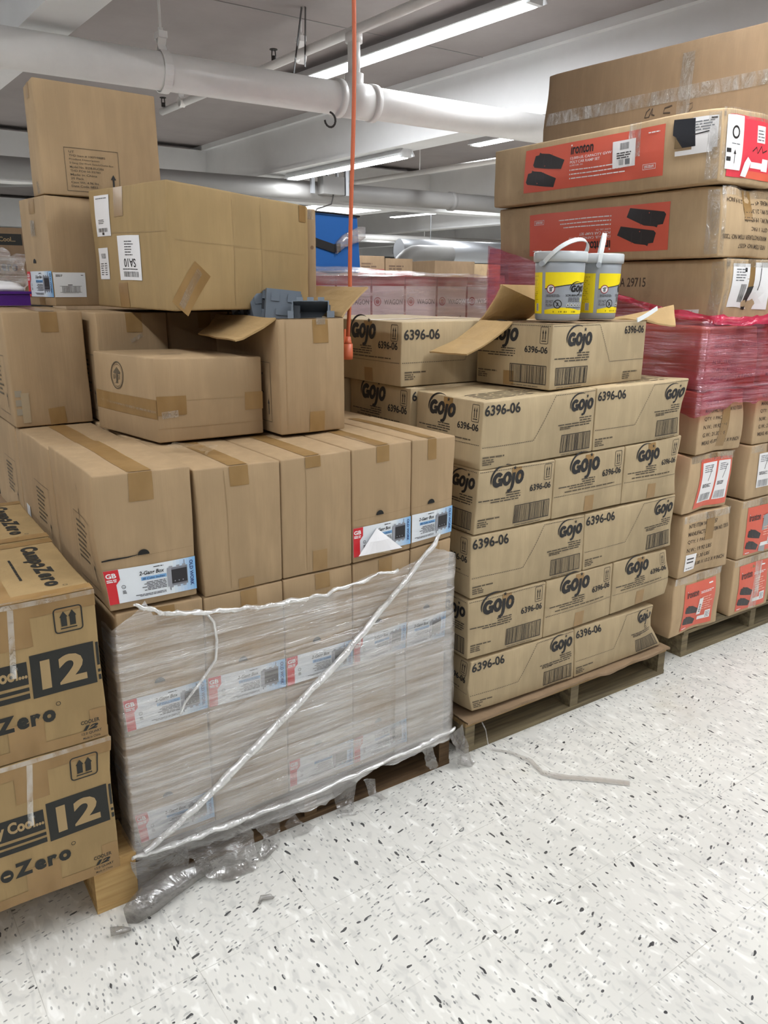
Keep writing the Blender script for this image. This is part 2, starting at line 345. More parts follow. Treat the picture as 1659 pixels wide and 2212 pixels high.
def barcode(x0, y0, x1, y1, fr=0, col=INK, seed=1, lay=1, digits=True):
    r = random.Random(seed); out = frame(x0, y0, x1, y1, fr, col, lay) if fr else []
    p = fr * 1.6; yb = y0 + fr * .5; x = x0 + p; un = (x1 - x0) / 90
    while x < x1 - p:
        w = un * r.choice((.8, .8, 1.6)); out += rect(x, yb, min(x + w, x1 - p), y1 - p * .6, col, lay); x += w + un * r.choice((1.2, 1.8, 2.6))
    if digits: out += words(x0 + .04 * (x1 - x0), y0 - (y1 - y0) * .2, x1 - .05 * (x1 - x0), y0 - (y1 - y0) * .08, 1, GINK, seed, .3, lay)
    return out
def words(x0, y0, x1, y1, n, col=GINK, seed=1, k=.55, lay=1, align='L', ragged=.3):
    """unreadably small print as rows of word-length strokes"""
    r = random.Random(seed); out = []; lh = (y1 - y0) / n
    for i in range(n):
        yb = y1 - (i + 1) * lh; wl = (x1 - x0) * (1 - ragged * r.random()); xs = x0 if align == 'L' else x1 - wl; x = xs
        while x < xs + wl - 1e-6:
            w = min(lh * r.uniform(1.2, 4.5), xs + wl - x); out += rect(x, yb + lh * .2, x + w, yb + lh * (.2 + k), col, lay); x += w + lh * .4
    return out
def star(cx, cy, r, col=INK): return poly([(cx + (r if i % 2 == 0 else r * .42) * cos(pi / 2 + i * pi / 5), cy + (r if i % 2 == 0 else r * .42) * sin(pi / 2 + i * pi / 5)) for i in range(10)], col)
def place(ps, sx=1, sy=None, dx=0, dy=0, rot=0, dl=0):
    sy = sx if sy is None else sy; c, s = cos(rot), sin(rot); out = []
    for pts, f, col, l in ps: out.append(([((x * sx) * c - (y * sy) * s + dx, (x * sx) * s + (y * sy) * c + dy) for x, y in pts], f, col, l + dl))
    return out
def gojo(col=INK):
    """wordmark in a 1 x .62 field"""
    out = []; sh = lambda ps: [([(x + .14 * y, y) for x, y in p], f, c, l) for p, f, c, l in ps]
    # g
    g = [(.17 + .115 * cos(a), .23 + .125 * sin(a)) for a in [radians(40 + 280 * i / 22) for i in range(23)]]
    out += strip(g, [.098 + .014 * sin(pi * i / 22) for i in range(23)], col)
    out += rect(.18, .185, .325, .262, col) + rect(.238, .07, .325, .25, col)
    # o (two)
    for cx in (.455, .855): out += ring(cx, .23, .092, .122, .096, col)
    # j
    out += strip([(.655, .355), (.655, .1), (.645, .02), (.615, -.045), (.555, -.07), (.505, -.06)], [.1, .1, .098, .088, .072, .05], col)
    out = sh(out) + star(.735, .465, .062, col)
    n = 24; arc = []
    for i in range(n + 1):
        a = radians(192 - 126 * i / n); arc.append((.44 + .45 * cos(a), .22 + .355 * sin(a)))
    out += strip(arc, [.008 + .046 * sin(pi * min(1, (i / n) ** .75)) for i in range(n + 1)], col)
    return out
def arrows(x, y, w, h, col=INK, solid=False, rnd=True):
    out = []; lw = w * .05
    if rnd:
        r = w * .12; pts = []
        for cx, cy, a in ((x + w - r, y + h - r, 0), (x + r, y + h - r, 90), (x + r, y + r, 180), (x + w - r, y + r, 270)):
            pts += [(cx + r * cos(radians(a + k * 30)), cy + r * sin(radians(a + k * 30))) for k in range(4)]
        out += strip(pts + pts[:1], lw, col)
    k = .12 if solid else .05
    for cx in (x + w * .34, x + w * .66):
        out += rect(cx - w * k * .9, y + h * .24, cx + w * k * .9, y + h * .66, col, 1) + poly([(cx - w * (.15 if solid else .1), y + h * .62), (cx + w * (.15 if solid else .1), y + h * .62), (cx, y + h * .86)], col)
    return out + rect(x + w * .2, y + h * .13, x + w * .8, y + h * .18, col, 1)

def refine(pts, fs, mx):
    """triangulates and splits flat artwork so it can follow a bowed board"""
    if max((math.dist(pts[f[i]], pts[f[i - 1]]) for f in fs for i in range(len(f))), default=0) < mx and all(len(f) <= 4 for f in fs): return pts, fs
    pts = list(pts); tri = []
    for f in fs:
        if len(f) == 3: tri.append(tuple(f)); continue
        for t in tessellate_polygon([[Vector((*pts[i], 0)) for i in f]]): tri.append(tuple(f[i] for i in t))
    mid = {}
    def m(a, b):
        k = (min(a, b), max(a, b))
        if k not in mid: pts.append(((pts[a][0] + pts[b][0]) / 2, (pts[a][1] + pts[b][1]) / 2)); mid[k] = len(pts) - 1
        return mid[k]
    out = []; st = tri
    while st:
        t = st.pop(); L = [(math.dist(pts[t[i]], pts[t[(i + 1) % 3]]), i) for i in range(3)]; l, i = max(L)
        if l < mx: out.append(t); continue
        a, b, c = t[i], t[(i + 1) % 3], t[(i + 2) % 3]; k = m(a, b); st += [(a, k, c), (k, b, c)]
    out = [t if (pts[t[1]][0] - pts[t[0]][0]) * (pts[t[2]][1] - pts[t[0]][1]) - (pts[t[1]][1] - pts[t[0]][1]) * (pts[t[2]][0] - pts[t[0]][0]) > 0 else t[::-1] for t in out]
    return pts, out

# ------------------------------------------------------------------ cartons
class Carton:
    """cardboard carton from eight corners: order (x0y0,x1y0,x0y1,x1y1) bottom then top; x width, y depth, z height"""
    def __init__(s, P, bulge=.003, lump=.0015, seed=0, rad=.004, gap=.0012):
        s.P = [Vector(p) for p in P]; a = s.P
        s.w = ((a[1] - a[0]).length + (a[5] - a[4]).length) / 2; s.d = ((a[2] - a[0]).length + (a[6] - a[4]).length) / 2; s.h = ((a[4] - a[0]).length + (a[5] - a[1]).length) / 2
        s.b = bulge; s.lump = lump; s.seed = seed; s.r = rad; s.gap = gap; s.crush = []
    def at(s, x, y, z):
        a, b, c = x / s.w, y / s.d, z / s.h; P = s.P
        f = lambda i: (P[i] * (1 - a) + P[i + 1] * a) * (1 - b) + (P[i + 2] * (1 - a) + P[i + 3] * a) * b
        p = f(0) * (1 - c) + f(4) * c
        ex = (P[1] - P[0]).normalized(); ey = (P[2] - P[0]).normalized(); ez = Vector((0, 0, 1))
        q = lambda t: max(0, 1 - (2 * t - 1) ** 2)
        p = p + ex * ((2 * a - 1) * (s.b * q(b) * q(c) - s.gap)) + ey * ((2 * b - 1) * (s.b * q(a) * q(c) - s.gap)) + ez * ((2 * c - 1) * (s.b * .3 * q(a) * q(b)) - s.gap * c)
        if s.lump:
            v = Vector((x * 7 + s.seed * 3.1, y * 7, z * 7)); p = p + s.lump * Vector((noise.noise(v), noise.noise(v + Vector((9, 3, 1))), .4 * noise.noise(v + Vector((2, 7, 5)))))
        for (cx, cy, cz, r, vec) in s.crush:
            d2 = ((x - cx) ** 2 + (y - cy) ** 2 + (z - cz) ** 2) / r ** 2
            if d2 < 9: p = p + Vector(vec) * math.exp(-d2)
        return p
    def on(s, face, a, b, off=0):
        if face == 'F': return s.at(a, -off, b)
        if face == 'L': return s.at(-off, s.d - a, b)
        if face == 'R': return s.at(s.w + off, a, b)
        if face == 'T': return s.at(a, b, s.h + off)
        if face == 'K': return s.at(s.w - a, s.d + off, b)
    def size(s, face): return {'F': (s.w, s.h), 'L': (s.d, s.h), 'R': (s.d, s.h), 'T': (s.w, s.d), 'K': (s.w, s.h)}[face]
    def shell(s, mb, skip='', inset=0, mi=0):
        r = s.r; D = (s.w, s.d, s.h)
        def axis(L):
            n = max(4, round(L / .045)); return [0, r * .35, r] + [r + (L - 2 * r) * i / n for i in range(1, n)] + [L - r, L - r * .35, L]
        A = [axis(L) for L in D]
        def rounded(p):
            q = [min(max(p[i], r), D[i] - r) for i in range(3)]; d = Vector([p[i] - q[i] for i in range(3)])
            if d.length > r: d = d.normalized() * r
            return s.at(q[0] + d.x, q[1] + d.y, q[2] + d.z)
        for nm, ax, side, (i, j), flip in (('F', 1, 0, (0, 2), 0), ('K', 1, 1, (0, 2), 1), ('L', 0, 0, (1, 2), 1), ('R', 0, 1, (1, 2), 0), ('B', 2, 0, (0, 1), 1), ('T', 2, 1, (0, 1), 0)):
            if nm in skip: continue
            vs = []; fs = []
            for b in A[j]:
                for a in A[i]:
                    p = [0, 0, 0]; p[ax] = D[ax] * side; p[i] = a; p[j] = b; vs.append(rounded(p))
            n = len(A[i])
            for v in range(len(A[j]) - 1):
                for u in range(n - 1):
                    f = (v * n + u, v * n + u + 1, (v + 1) * n + u + 1, (v + 1) * n + u); fs.append(f[::-1] if flip else f)
            mb.add(vs, fs, mi)
    def art(s, face, pieces, base=.0007):
        V = []; F = []; C = []
        for pts, fs, col, lay in pieces:
            pts, fs = refine(pts, fs, .035)
            n = len(V); V += [s.on(face, x, y, base + lay * .0005) for x, y in pts]; F += [tuple(i + n for i in f) for f in fs]; C += [col] * len(fs)
        return V, F, C
    def build(s, name, m, arts=(), tapes=(), labels=(), open_top=False, smooth=True):
        mb = MB(); s.shell(mb, 'T' if open_top else '')
        if open_top:
            t = .005; keep = (s.w, s.d)
            rim = [s.at(0, 0, s.h), s.at(s.w, 0, s.h), s.at(s.w, s.d, s.h), s.at(0, s.d, s.h)]
            inn = [s.at(t, t, s.h), s.at(s.w - t, t, s.h), s.at(s.w - t, s.d - t, s.h), s.at(t, s.d - t, s.h)]
            bot = [s.at(t, t, .01), s.at(s.w - t, t, .01), s.at(s.w - t, s.d - t, .01), s.at(t, s.d - t, .01)]
            mb.add(rim + inn + bot, [(i, (i + 1) % 4, 4 + (i + 1) % 4, 4 + i) for i in range(4)] + [(4 + i, 4 + (i + 1) % 4, 8 + (i + 1) % 4, 8 + i) for i in range(4)] + [(8, 9, 10, 11)])
        ncard = len(mb.f); cols = [(0, 0, 0)] * ncard
        for face, pieces in arts:
            V, F, C = s.art(face, pieces); mb.add(V, F, 1); cols += C
        o = put(name, mb.v, mb.f, [m, 'print'], fmat=mb.m, cols=cols)
        o.data.polygons.foreach_set('use_smooth', [True] * ncard + [False] * (len(mb.f) - ncard))
        s.o = o
        for t in tapes: s.tape(*t)
        for l in labels: s.sticker(*l)
        return o
    def tape(s, pts, wd, m='tape', name='tape', off=None, label=None):
        """pts: list of (face,a,b) along the centre line; strip of width wd across it"""
        mb = MB(); off = .0006 + .15 * s.lump if off is None else off
        def dirn(f, a, b, c2, d2):
            l = math.hypot(c2 - a, d2 - b) or 1; return (-(d2 - b) / l, (c2 - a) / l)
        segs = [(p, q) for p, q in zip(pts, pts[1:]) if p[0] == q[0]]
        for (f, a, b), (_, c2, d2) in segs:
            n = max(2, math.ceil(math.hypot(c2 - a, d2 - b) / .04)); px, py = dirn(f, a, b, c2, d2); vs = []
            for i in range(n + 1):
                x = a + (c2 - a) * i / n; y = b + (d2 - b) * i / n
                for k in (-.5, -.17, .17, .5): vs.append(s.on(f, x + px * wd * k, y + py * wd * k, off))
            mb.add(vs, [(i * 4 + k, i * 4 + k + 1, i * 4 + 5 + k, i * 4 + 4 + k) for i in range(n) for k in range(3)])
        o = mb.put(name, m, s.o, smooth=True)
        if label: o['label'] = label
        return o
    def sticker(s, face, pieces, name='label', m='label', base=.0016):
        V, F, C = s.art(face, pieces, base); return put(name, V, F, m, s.o, cols=C)
def hexa(fr, d, y0=0, dirv=(0, 1)):
    """corners from the front quad [(x,z) tl,tr,br,bl], all on the plane y=y0, depth d"""
    tl, tr, br, bl = fr; f = lambda p, k: (p[0] + dirv[0] * d * k, y0 + dirv[1] * d * k, p[1])
    return [f(bl, 0), f(br, 0), f(bl, 1), f(br, 1), f(tl, 0), f(tr, 0), f(tl, 1), f(tr, 1)]
def cuboid(x, y, z, w, d, h, yaw=0):
    c, s = cos(radians(yaw)), sin(radians(yaw))
    return [(x + c * a - s * b, y + s * a + c * b, z + e) for e in (0, h) for b in (0, d) for a in (0, w)]
def turn(P, piv, yaw):
    c, s = cos(radians(yaw)), sin(radians(yaw)); return [(piv[0] + c * (p[0] - piv[0]) - s * (p[1] - piv[1]), piv[1] + s * (p[0] - piv[0]) + c * (p[1] - piv[1]), p[2]) for p in P]
GBO = (-1.108, -.030)          # the electrical-box pallet: its corner and 1.06 degree turn
def gbw(P): return turn([(p[0] + GBO[0], p[1] + GBO[1], p[2]) for p in P], GBO, 1.06)

# ------------------------------------------------------------------ strip lights that light the room
def strip_light(a, b, z, label, watts=LAMP, hang=.0, two=True, group='fluorescent strip lights'):
    """ceiling strip: enamel channel, two tubes, lamp sockets; the area lamp sits just under the tubes"""
    a = Vector((a[0], a[1], z)); b = Vector((b[0], b[1], z)); mid = (a + b) / 2; L = (b - a).length; ang = atan2(b.y - a.y, b.x - a.x)
    t = root('strip_light', (mid.x, mid.y, z)); R = Matrix.Rotation(ang, 4, 'Z'); T = lambda x, y, h: mid + R @ Vector((x, y, h))
    mb = MB(); w = .085
    prof = [(-w, .012), (-w * .55, .07), (w * .55, .07), (w, .012), (w * .9, .008), (w * .5, .058), (-w * .5, .058), (-w * .9, .008)]
    vs = [T(x, y, h) for x in (-L / 2 - .04, L / 2 + .04) for y, h in prof]; n = len(prof)
    mb.add(vs, [(k, (k + 1) % n, n + (k + 1) % n, n + k) for k in range(n)] + [tuple(range(n))[::-1], tuple(range(n, 2 * n))]); mb.put('housing', 'fixture', t)
    for s in ((-1, 1) if two else (0,)):
        tb = MB(); tb.tube([T(-L / 2 + .02, s * .042, .014), T(L / 2 - .02, s * .042, .014)], .019, 14); tb.put('fluorescent_tube', 'tube', t)
    for e in (-1, 1):
        sb = MB(); sb.box((-.016, -.055, -.002), (.016, .055, .06)); sb.v = [tuple(T(v[0] + e * (L / 2 + .012), v[1], v[2])) for v in sb.v]; sb.put('lamp_socket', 'fixture', t)
    if hang:
        for e in (-.35, .35):
            hb = MB(); hb.tube([T(e * L, 0, .07), T(e * L, 0, .07 + hang)], .004, 6); hb.put('hanger_wire', 'dark', t)
    tag(t, label, 'light', group)
    ld = bpy.data.lights.new('strip_lamp', 'AREA'); ld.shape = 'RECTANGLE'; ld.size = L; ld.size_y = .11; ld.energy = watts * L / 2.4; ld.color = (.95, .98, 1)
    lo = bpy.data.objects.new('strip_lamp', ld); COL.objects.link(lo); lo.parent = t; lo.location = (0, 0, -.012); lo.rotation_euler = (0, 0, ang)
    return t
strip_light((1.965, 1.95), (1.74, 4.45), 3.0, 'long bright fluorescent strip on the ceiling above the white pipe', LAMP * .6)
strip_light((2.80, 4.35), (2.70, 6.26), 2.575, 'fluorescent strip running under the beam just behind the orange cord')
strip_light((6.62, 7.3), (6.68, 9.7), 2.95, 'far fluorescent strip seen just left of the top ramp carton')
strip_light((8.0, 9.25), (7.72, 11.7), 2.8, 'far fluorescent strip hanging below the grey pipe, right of the blue cooler', hang=.25)
strip_light((5.55, 8.9), (5.42, 11.3), 2.8, 'far fluorescent strip seen above the blue cooler', hang=.25)
strip_light((9.6, 14.6), (9.5, 17.0), 2.75, 'distant fluorescent strip above the wagon cartons', hang=.3)
strip_light((13.0, 14.2), (12.9, 16.6), 2.85, 'distant fluorescent strip near the right-hand ramp cartons', hang=.2)
strip_light((15.6, 18.2), (15.5, 20.6), 2.8, 'most distant fluorescent strip over the silver duct', hang=.2)
strip_light((.32, 9.2), (.25, 11.6), 2.80, 'fluorescent strip beside the tall carton at far left', hang=.3)
# unseen strips added over the aisle, placed and weighted to light the stacks
for u, v, k in ((-4.6, -5.2, .3), (-4.2, -.6, 1.0), (-1.9, -5.2, .3), (-2.2, -1.6, .8), (.6, -5.4, .3), (-.35, -1.0, 2.6), (.9, -2.1, 1.15), (4.4, -4.6, 1), (4.4, -1.0, 1), (4.7, 3.2, 1), (-3.6, 2.6, .5), (-3.6, 6.6, .6), (1.4, 8.9, 1), (7.4, -3.5, 1), (7.6, 2.6, 1)):
    strip_light((u + .05, v), (u - .05, v + 2.4), 3.0, 'unseen fluorescent strip light added over the aisle to light the stacks', LAMP * k)

# ------------------------------------------------------------------ the setting
mb = MB(); N = 2
mb.add([(-9, -9, 0), (30, -9, 0), (30, 34, 0), (-9, 34, 0)], [(0, 1, 2, 3)]); o = mb.put('floor', 'floor'); tag(o, kind='structure')
mb = MB(); mb.box((-9, -9, 3.1), (30, 34, 3.2)); o = mb.put('ceiling', 'ceil'); tag(o, kind='structure')
SL = -.062      # the beams stand a little askew to the pallets
def along(u, v): return u + SL * (v - 3)
def beam(u0, u1, z0, name, ledge=True):
    mb = MB()
    def prism(a, b, c, d, zb, zt):
        mb.add([(along(a, -9), -9, zb), (along(b, -9), -9, zb), (along(b, 34), 34, zb), (along(a, 34), 34, zb), (along(c, -9), -9, zt), (along(d, -9), -9, zt), (along(d, 34), 34, zt), (along(c, 34), 34, zt)],
               [(3, 2, 1, 0), (4, 5, 6, 7), (0, 1, 5, 4), (1, 2, 6, 5), (2, 3, 7, 6), (3, 0, 4, 7)])
    prism(u0, u1, u0, u1, z0, 3.1)
    if ledge: prism(u0 - .05, u1 + .05, u0 - .05, u1 + .05, 3.045, 3.0999); prism(u0 - .012, u1 + .012, u0 - .012, u1 + .012, z0 - .012, z0 + .02)
    o = mb.put(name, 'beam'); tag(o, kind='structure'); return o
for k, (u0, u1, z0) in enumerate(((-3.85, -3.6, 2.65), (-.62, -.42, 2.65), (2.735, 2.98, 2.65), (6.1, 6.35, 2.65), (9.4, 9.65, 2.65), (12.7, 12.95, 2.65), (16.0, 16.25, 2.65), (20, 20.25, 2.65))): beam(u0, u1, z0, 'trim_%d' % (k + 1))
for k, (v, z0) in enumerate(((7.95, 2.55), (15.0, 2.55), (22, 2.55))):
    mb = MB(); mb.box((-9, v, z0), (30, v + .3, 3.045)); o = mb.put('trim_%d' % (k + 9), 'beam'); tag(o, kind='structure')
mb = MB(); mb.box((-9, 27.5, 0), (30, 27.8, 3.1)); o = mb.put('wall_back', 'wallp'); tag(o, kind='structure')
mb = MB(); mb.box((26, -9, 0), (26.3, 27.5, 3.1)); o = mb.put('wall_right', 'wallp'); tag(o, kind='structure')
# seams in the ceiling slab
mb = MB()
for v in (3.2, 5.4, 1.0): mb.box((-.3, v - .003, 3.096), (2.7, v + .003, 3.1005))
o = mb.put('trim_12', 'pipe_g'); tag(o, kind='structure')

def pipe_thing(name, pts, r, m, label, cat='pipe', seg=28):
    mb = MB(); mb.tube(pts, r, seg); o = mb.put(name, m, smooth=False); o.data.polygons.foreach_set('use_smooth', [len(p.vertices) == 4 for p in o.data.polygons]); return tag(o, label, cat)
mp = pipe_thing('sprinkler_main', [(-4.5, 2.60, 2.515), (1, 2.555, 2.52), (7, 2.50, 2.525)], .088, 'pipe', 'thick white sprinkler main crossing the ceiling above the cartons')
mb = MB(); cx = 1.165
for a in (1.05, 1.285): mb.tube([(a - .02, 2.555, 2.52), (a + .02, 2.555, 2.52)], .102, 28)
mb.tube([(1.07, 2.555, 2.52), (1.265, 2.555, 2.52)], .096, 28); mb.tube([(cx, 2.555, 2.55), (cx, 2.555, 2.66)], .055, 20)
mb.put('pipe_tee', 'pipe', mp, smooth=True)
mb = MB(); mb.tube([(cx, 2.555, 2.64), (cx, 2.555, 2.86)], .036, 20); mb.tube([(cx, 2.555, 2.82), (cx, 2.555, 2.865)], .05, 16); mb.put('riser', 'pipe', mp, smooth=True)
br = pipe_thing('sprinkler_branch', [(1.30, .2, 2.88), (1.165, 2.555, 2.88), (.985, 5.3, 2.88)], .027, 'pipe', 'thin white branch pipe running back from the riser under the ceiling', seg=14)
def sprinkler(p, parent, up=True):
    mb = MB(); x, y, z = p; s = 1 if up else -1
    mb.tube([(x, y, z + s * .02), (x, y, z + s * .05)], .016, 10); mb.tube([(x - .014, y, z + s * .05), (x - .011, y, z + s * .085)], .004, 6); mb.tube([(x + .014, y, z + s * .05), (x + .011, y, z + s * .085)], .004, 6); mb.tube([(x, y, z + s * .085), (x, y, z + s * .09)], .026, 12)
    mb.put('sprinkler_head', 'dark', parent)
sprinkler((1.105, 3.45, 2.88), br); sprinkler((.965, 5.2, 2.88), br)
def hanger(x, y, z, r, parent, ztop=3.1, m='pipe'):
    mb = MB(); mb.tube([(x, y, z + r + .07), (x, y, ztop)], .007, 8); rod = mb.put('hanger_rod', m, parent)
    mb = MB(); pts = [(x, y + (r + .008) * cos(a), z + (r + .008) * sin(a)) for a in [radians(100 + i * 340 / 24) for i in range(25)]]
    mb.ribbon([(x, y + .028, z + r + .075)] + pts + [(x, y - .028, z + r + .075)], (.042, 0, 0), .006)
    mb.box((x - .022, y - .035, z + r + .06), (x + .022, y + .035, z + r + .09)); mb.tube([(x, y, z + r + .085), (x, y, z + r + .11)], .014, 8); mb.put('clevis_hanger', m, rod)
hanger(.035, 2.563, 2.518, .088, mp); hanger(3.4, 2.533, 2.52, .088, mp)
for y in (3.2, 4.85): hanger(along(1.165, y) + .02 if y < 4 else .99, y, 2.88, .027, br)
mb = MB(); mb.tube([(.97, 2.5, 2.43)] + [(.97 + .035 * sin(a), 2.5, 2.39 + .038 * cos(a)) for a in [radians(i * 24) for i in range(1, 12)]], .006, 8); tag(mb.put('wire_hook', 'dark'), 'bent wire hook hanging below the white sprinkler main', 'hook')
for k, (a, b) in enumerate((((1.085, 3.02, 3.1), (1.05, 3.12, 2.62)), ((1.1, 3.0, 3.1), (1.1, 3.02, 2.78)))):
    mb = MB(); mb.ribbon([a, b], (.016, .016, 0), .003); tag(mb.put('loose_strap', 'dark'), ['long dark strap hanging from the ceiling by the branch pipe', 'short dark strap hanging from the ceiling by the branch pipe'][k], 'strap')
gp = pipe_thing('sprinkler_main', [(-6, 6.75, 2.50), (2, 6.47, 2.505), (12, 6.2, 2.515)], .098, 'pipe_g', 'thick grey pipe crossing the ceiling further back in the store')
for x in (4.95, 1.0):
    mb = MB(); mb.tube([(x - .03, 6.39 if x > 3 else 6.5, 2.507), (x + .03, 6.39 if x > 3 else 6.5, 2.507)], .11, 24); mb.put('pipe_coupling', 'pipe_g', gp, smooth=True)
BR2 = pipe_thing('sprinkler_branch', [(5.0, 1.5, 2.8), (4.3, 8, 2.8)], .03, 'pipe', 'thin white branch pipe right of the orange cord in the next bay', seg=12)
DUCT = pipe_thing('air_duct', [(6.0, 9.0, 2.06), (12, 8.6, 2.06)], .17, 'steel', 'silver air duct far back above the grey-brown carton', 'duct')
BR3 = pipe_thing('sprinkler_branch', [(2.0, 12.5, 2.45), (16, 12.2, 2.5)], .06, 'pipe', 'far white pipe crossing above the blue cooler', seg=12)
pipe_thing('sprinkler_branch', [(-.1, 8.6, 2.55), (1.2, 7.6, 2.58)], .03, 'pipe_g', 'thin grey pipe beside the tall carton at far left', seg=12)
for x, y, z in ((6.6, 8.97, 2.23), (9.4, 8.78, 2.23)):
    mb = MB(); mb.tube([(x, y, z - .02), (x, y, 3.1)], .006, 6); mb.put('hanger_rod', 'steel', DUCT)
for y in (3.0, 6.4):
    x = 5.0 - .7 * (y - 1.5) / 6.5; mb = MB(); mb.tube([(x, y, 2.81), (x, y, 3.1)], .006, 6); mb.put('hanger_rod', 'pipe', BR2)
for x in (4.0, 9.0):
    y = 12.5 - .3 * (x - 2) / 14; mb = MB(); mb.tube([(x, y, 2.49), (x, y, 3.1)], .006, 6); mb.put('hanger_rod', 'pipe', BR3)
# junction box strapped to the grey pipe
jb = root('junction_box', (3.2, 6.28, 2.52)); mb = MB(); mb.box((3.05, 6.22, 2.46), (3.32, 6.34, 2.64)); mb.put('box', 'pipe_g', jb)
for x in (2.93, 3.36):
    mb = MB(); mb.box((x, 6.26, 2.46), (x + .04, 6.30, 2.9)); mb.put('bracket', 'steel', jb)
mb = MB(); mb.tube([(3.12, 6.25, 2.64), (3.1, 6.25, 2.74), (3.16, 6.25, 2.82), (3.24, 6.25, 2.76), (3.24, 6.25, 2.64)], .018, 10); cnd = mb.put('conduit', 'steel', jb)
mb = MB(); mb.tube([(3.2, 6.26, 2.46), (3.16, 6.24, 2.36), (2.98, 6.24, 2.3), (2.9, 6.25, 2.2)], .008, 6); mb.put('cable', 'dark', cnd)
tag(jb, 'small grey junction box on the grey ceiling pipe beside the orange cord', 'junction box')

# ------------------------------------------------------------------ GOJO cartons
def num(x, y, w, h=None): return text('6396-06', x, y, w, h, bold=.022)
def logo(x, y, w): return place(gojo(), w, w * 1.0, x, y)
def under(x0, x1, y, seed): # the product lines below a wordmark, flush right
    o = []
    for i, k in enumerate((.38, .36, 1.0, .72)):
        o += words(x1 - (x1 - x0) * k, y - .0078 * (i + 1), x1 - (.05 if i == 3 else 0) * (x1 - x0), y - .0078 * i, 1, lin((66, 58, 48)), seed + i, .42, ragged=0)
    return o
def contents(x, y, seed): return words(x, y + .021, x + .085, y + .029, 1, GINK, seed, .6, ragged=0) + words(x, y, x + .045, y + .02, 3, GINK, seed + 1, .6)
def art_S(w, h, sd=1):      # short side: wordmark, arrows, number, low tear line
    o = logo(.21 * w, .66 * h, .4 * w) + under(.06 * w, .56 * w, .61 * h, sd) + arrows(.855 * w, .70 * h, .095 * w, .25 * h) + num(.665 * w, .565 * h, .29 * w)
    o += dash([(0.005, .365 * h), (w - .005, .365 * h)]) + words(.14 * w, .405 * h, .86 * w, .445 * h, 1, GINK, sd, .5, ragged=0); return o
def art_Sb(w, h, sd=1):     # the other short side: tear line at the top, bar code below
    o = logo(.16 * w, .67 * h, .4 * w) + under(.02 * w, .54 * w, .62 * h, sd) + arrows(.855 * w, .70 * h, .095 * w, .25 * h) + num(.665 * w, .55 * h, .29 * w)
    return o + dash([(.005, .965 * h), (w - .005, .965 * h)]) + barcode(.48 * w, .08 * h, .95 * w, .36 * h, .0022, seed=sd) + contents(.03 * w, .1 * h, sd)
def art_L(w, h, sd=1):      # long side
    o = num(.012 * w, .79 * h, .29 * w) + logo(.75 * w, .66 * h, .22 * w) + under(.64 * w, .965 * w, .60 * h, sd) + words(.66 * w, .42 * h, .76 * w, .475 * h, 2, GINK, sd, .7, ragged=0)
    o += dash([(.005, .33 * h), (.43 * w, .33 * h), (.615 * w, .965 * h), (w - .005, .965 * h)]) + barcode(.685 * w, .07 * h, .965 * w, .34 * h, .0022, seed=sd) + contents(.015 * w, .06 * h, sd); return o
def art_M(w, h, sd=1):      # long side, mirrored tear line
    o = num(.745 * w, .80 * h, .225 * w) + logo(.14 * w, .62 * h, .245 * w) + under(.03 * w, .37 * w, .57 * h, sd)
    return o + dash([(.005, .965 * h), (.47 * w, .965 * h), (.595 * w, .37 * h), (w - .005, .37 * h)]) + barcode(.05 * w, .07 * h, .36 * w, .33 * h, .0022, seed=sd) + contents(.76 * w, .05 * h, sd)
ART = {'S': art_S, 'Sb': art_Sb, 'L': art_L, 'M': art_M}
GOJ = {'5A': [(0.013, 1.154), (0.497, 1.165), (0.497, 0.956), (0.008, 0.949)], '5B': [(0.497, 1.165), (0.960, 1.167), (0.961, 0.963), (0.497, 0.956)],
 '4A': [(0.007, 0.950), (0.325, 0.949), (0.325, 0.748), (-0.006, 0.749)], '4B': [(0.325, 0.949), (0.664, 0.956), (0.667, 0.749), (0.325, 0.748)], '4C': [(0.664, 0.956), (0.956, 0.961), (0.977, 0.744), (0.667, 0.749)],
 '3A': [(-0.015, 0.747), (0.487, 0.740), (0.494, 0.535), (-0.010, 0.542)], '3B': [(0.487, 0.740), (0.977, 0.743), (0.981, 0.541), (0.494, 0.535)],
 '2A': [(-0.017, 0.538), (0.322, 0.533), (0.322, 0.326), (-0.014, 0.336)], '2B': [(0.322, 0.533), (0.656, 0.534), (0.661, 0.332), (0.322, 0.326)], '2C': [(0.656, 0.534), (0.969, 0.530), (0.971, 0.346), (0.661, 0.332)],
 '1A': [(0.002, 0.324), (0.479, 0.321), (0.494, 0.127), (0.007, 0.138)], '1B': [(0.479, 0.321), (0.923, 0.314), (0.989, 0.129), (0.494, 0.127)]}
GL = {'5A': 'scrubbing towel carton at the left of the top full row, under the open one', '5B': 'scrubbing towel carton at the right of the top full row, one corner flared',
 '4A': 'scrubbing towel carton at the left of the second row down, bar code low right', '4B': 'scrubbing towel carton in the middle of the second row down', '4C': 'scrubbing towel carton at the right of the second row down, number bent at the edge',
 '3A': 'scrubbing towel carton at the left of the third row down, creased through its printed number', '3B': 'scrubbing towel carton at the right of the third row down',
 '2A': 'scrubbing towel carton at the left of the fourth row down, bar code low right', '2B': 'scrubbing towel carton in the middle of the fourth row down, tape at its foot', '2C': 'scrubbing towel carton at the right of the fourth row down, bulging at its edge',
 '1A': 'bottom-left scrubbing towel carton on the slip sheet, front pallet corner', '1B': 'bottom-right scrubbing towel carton on the slip sheet, crushed at its end'}
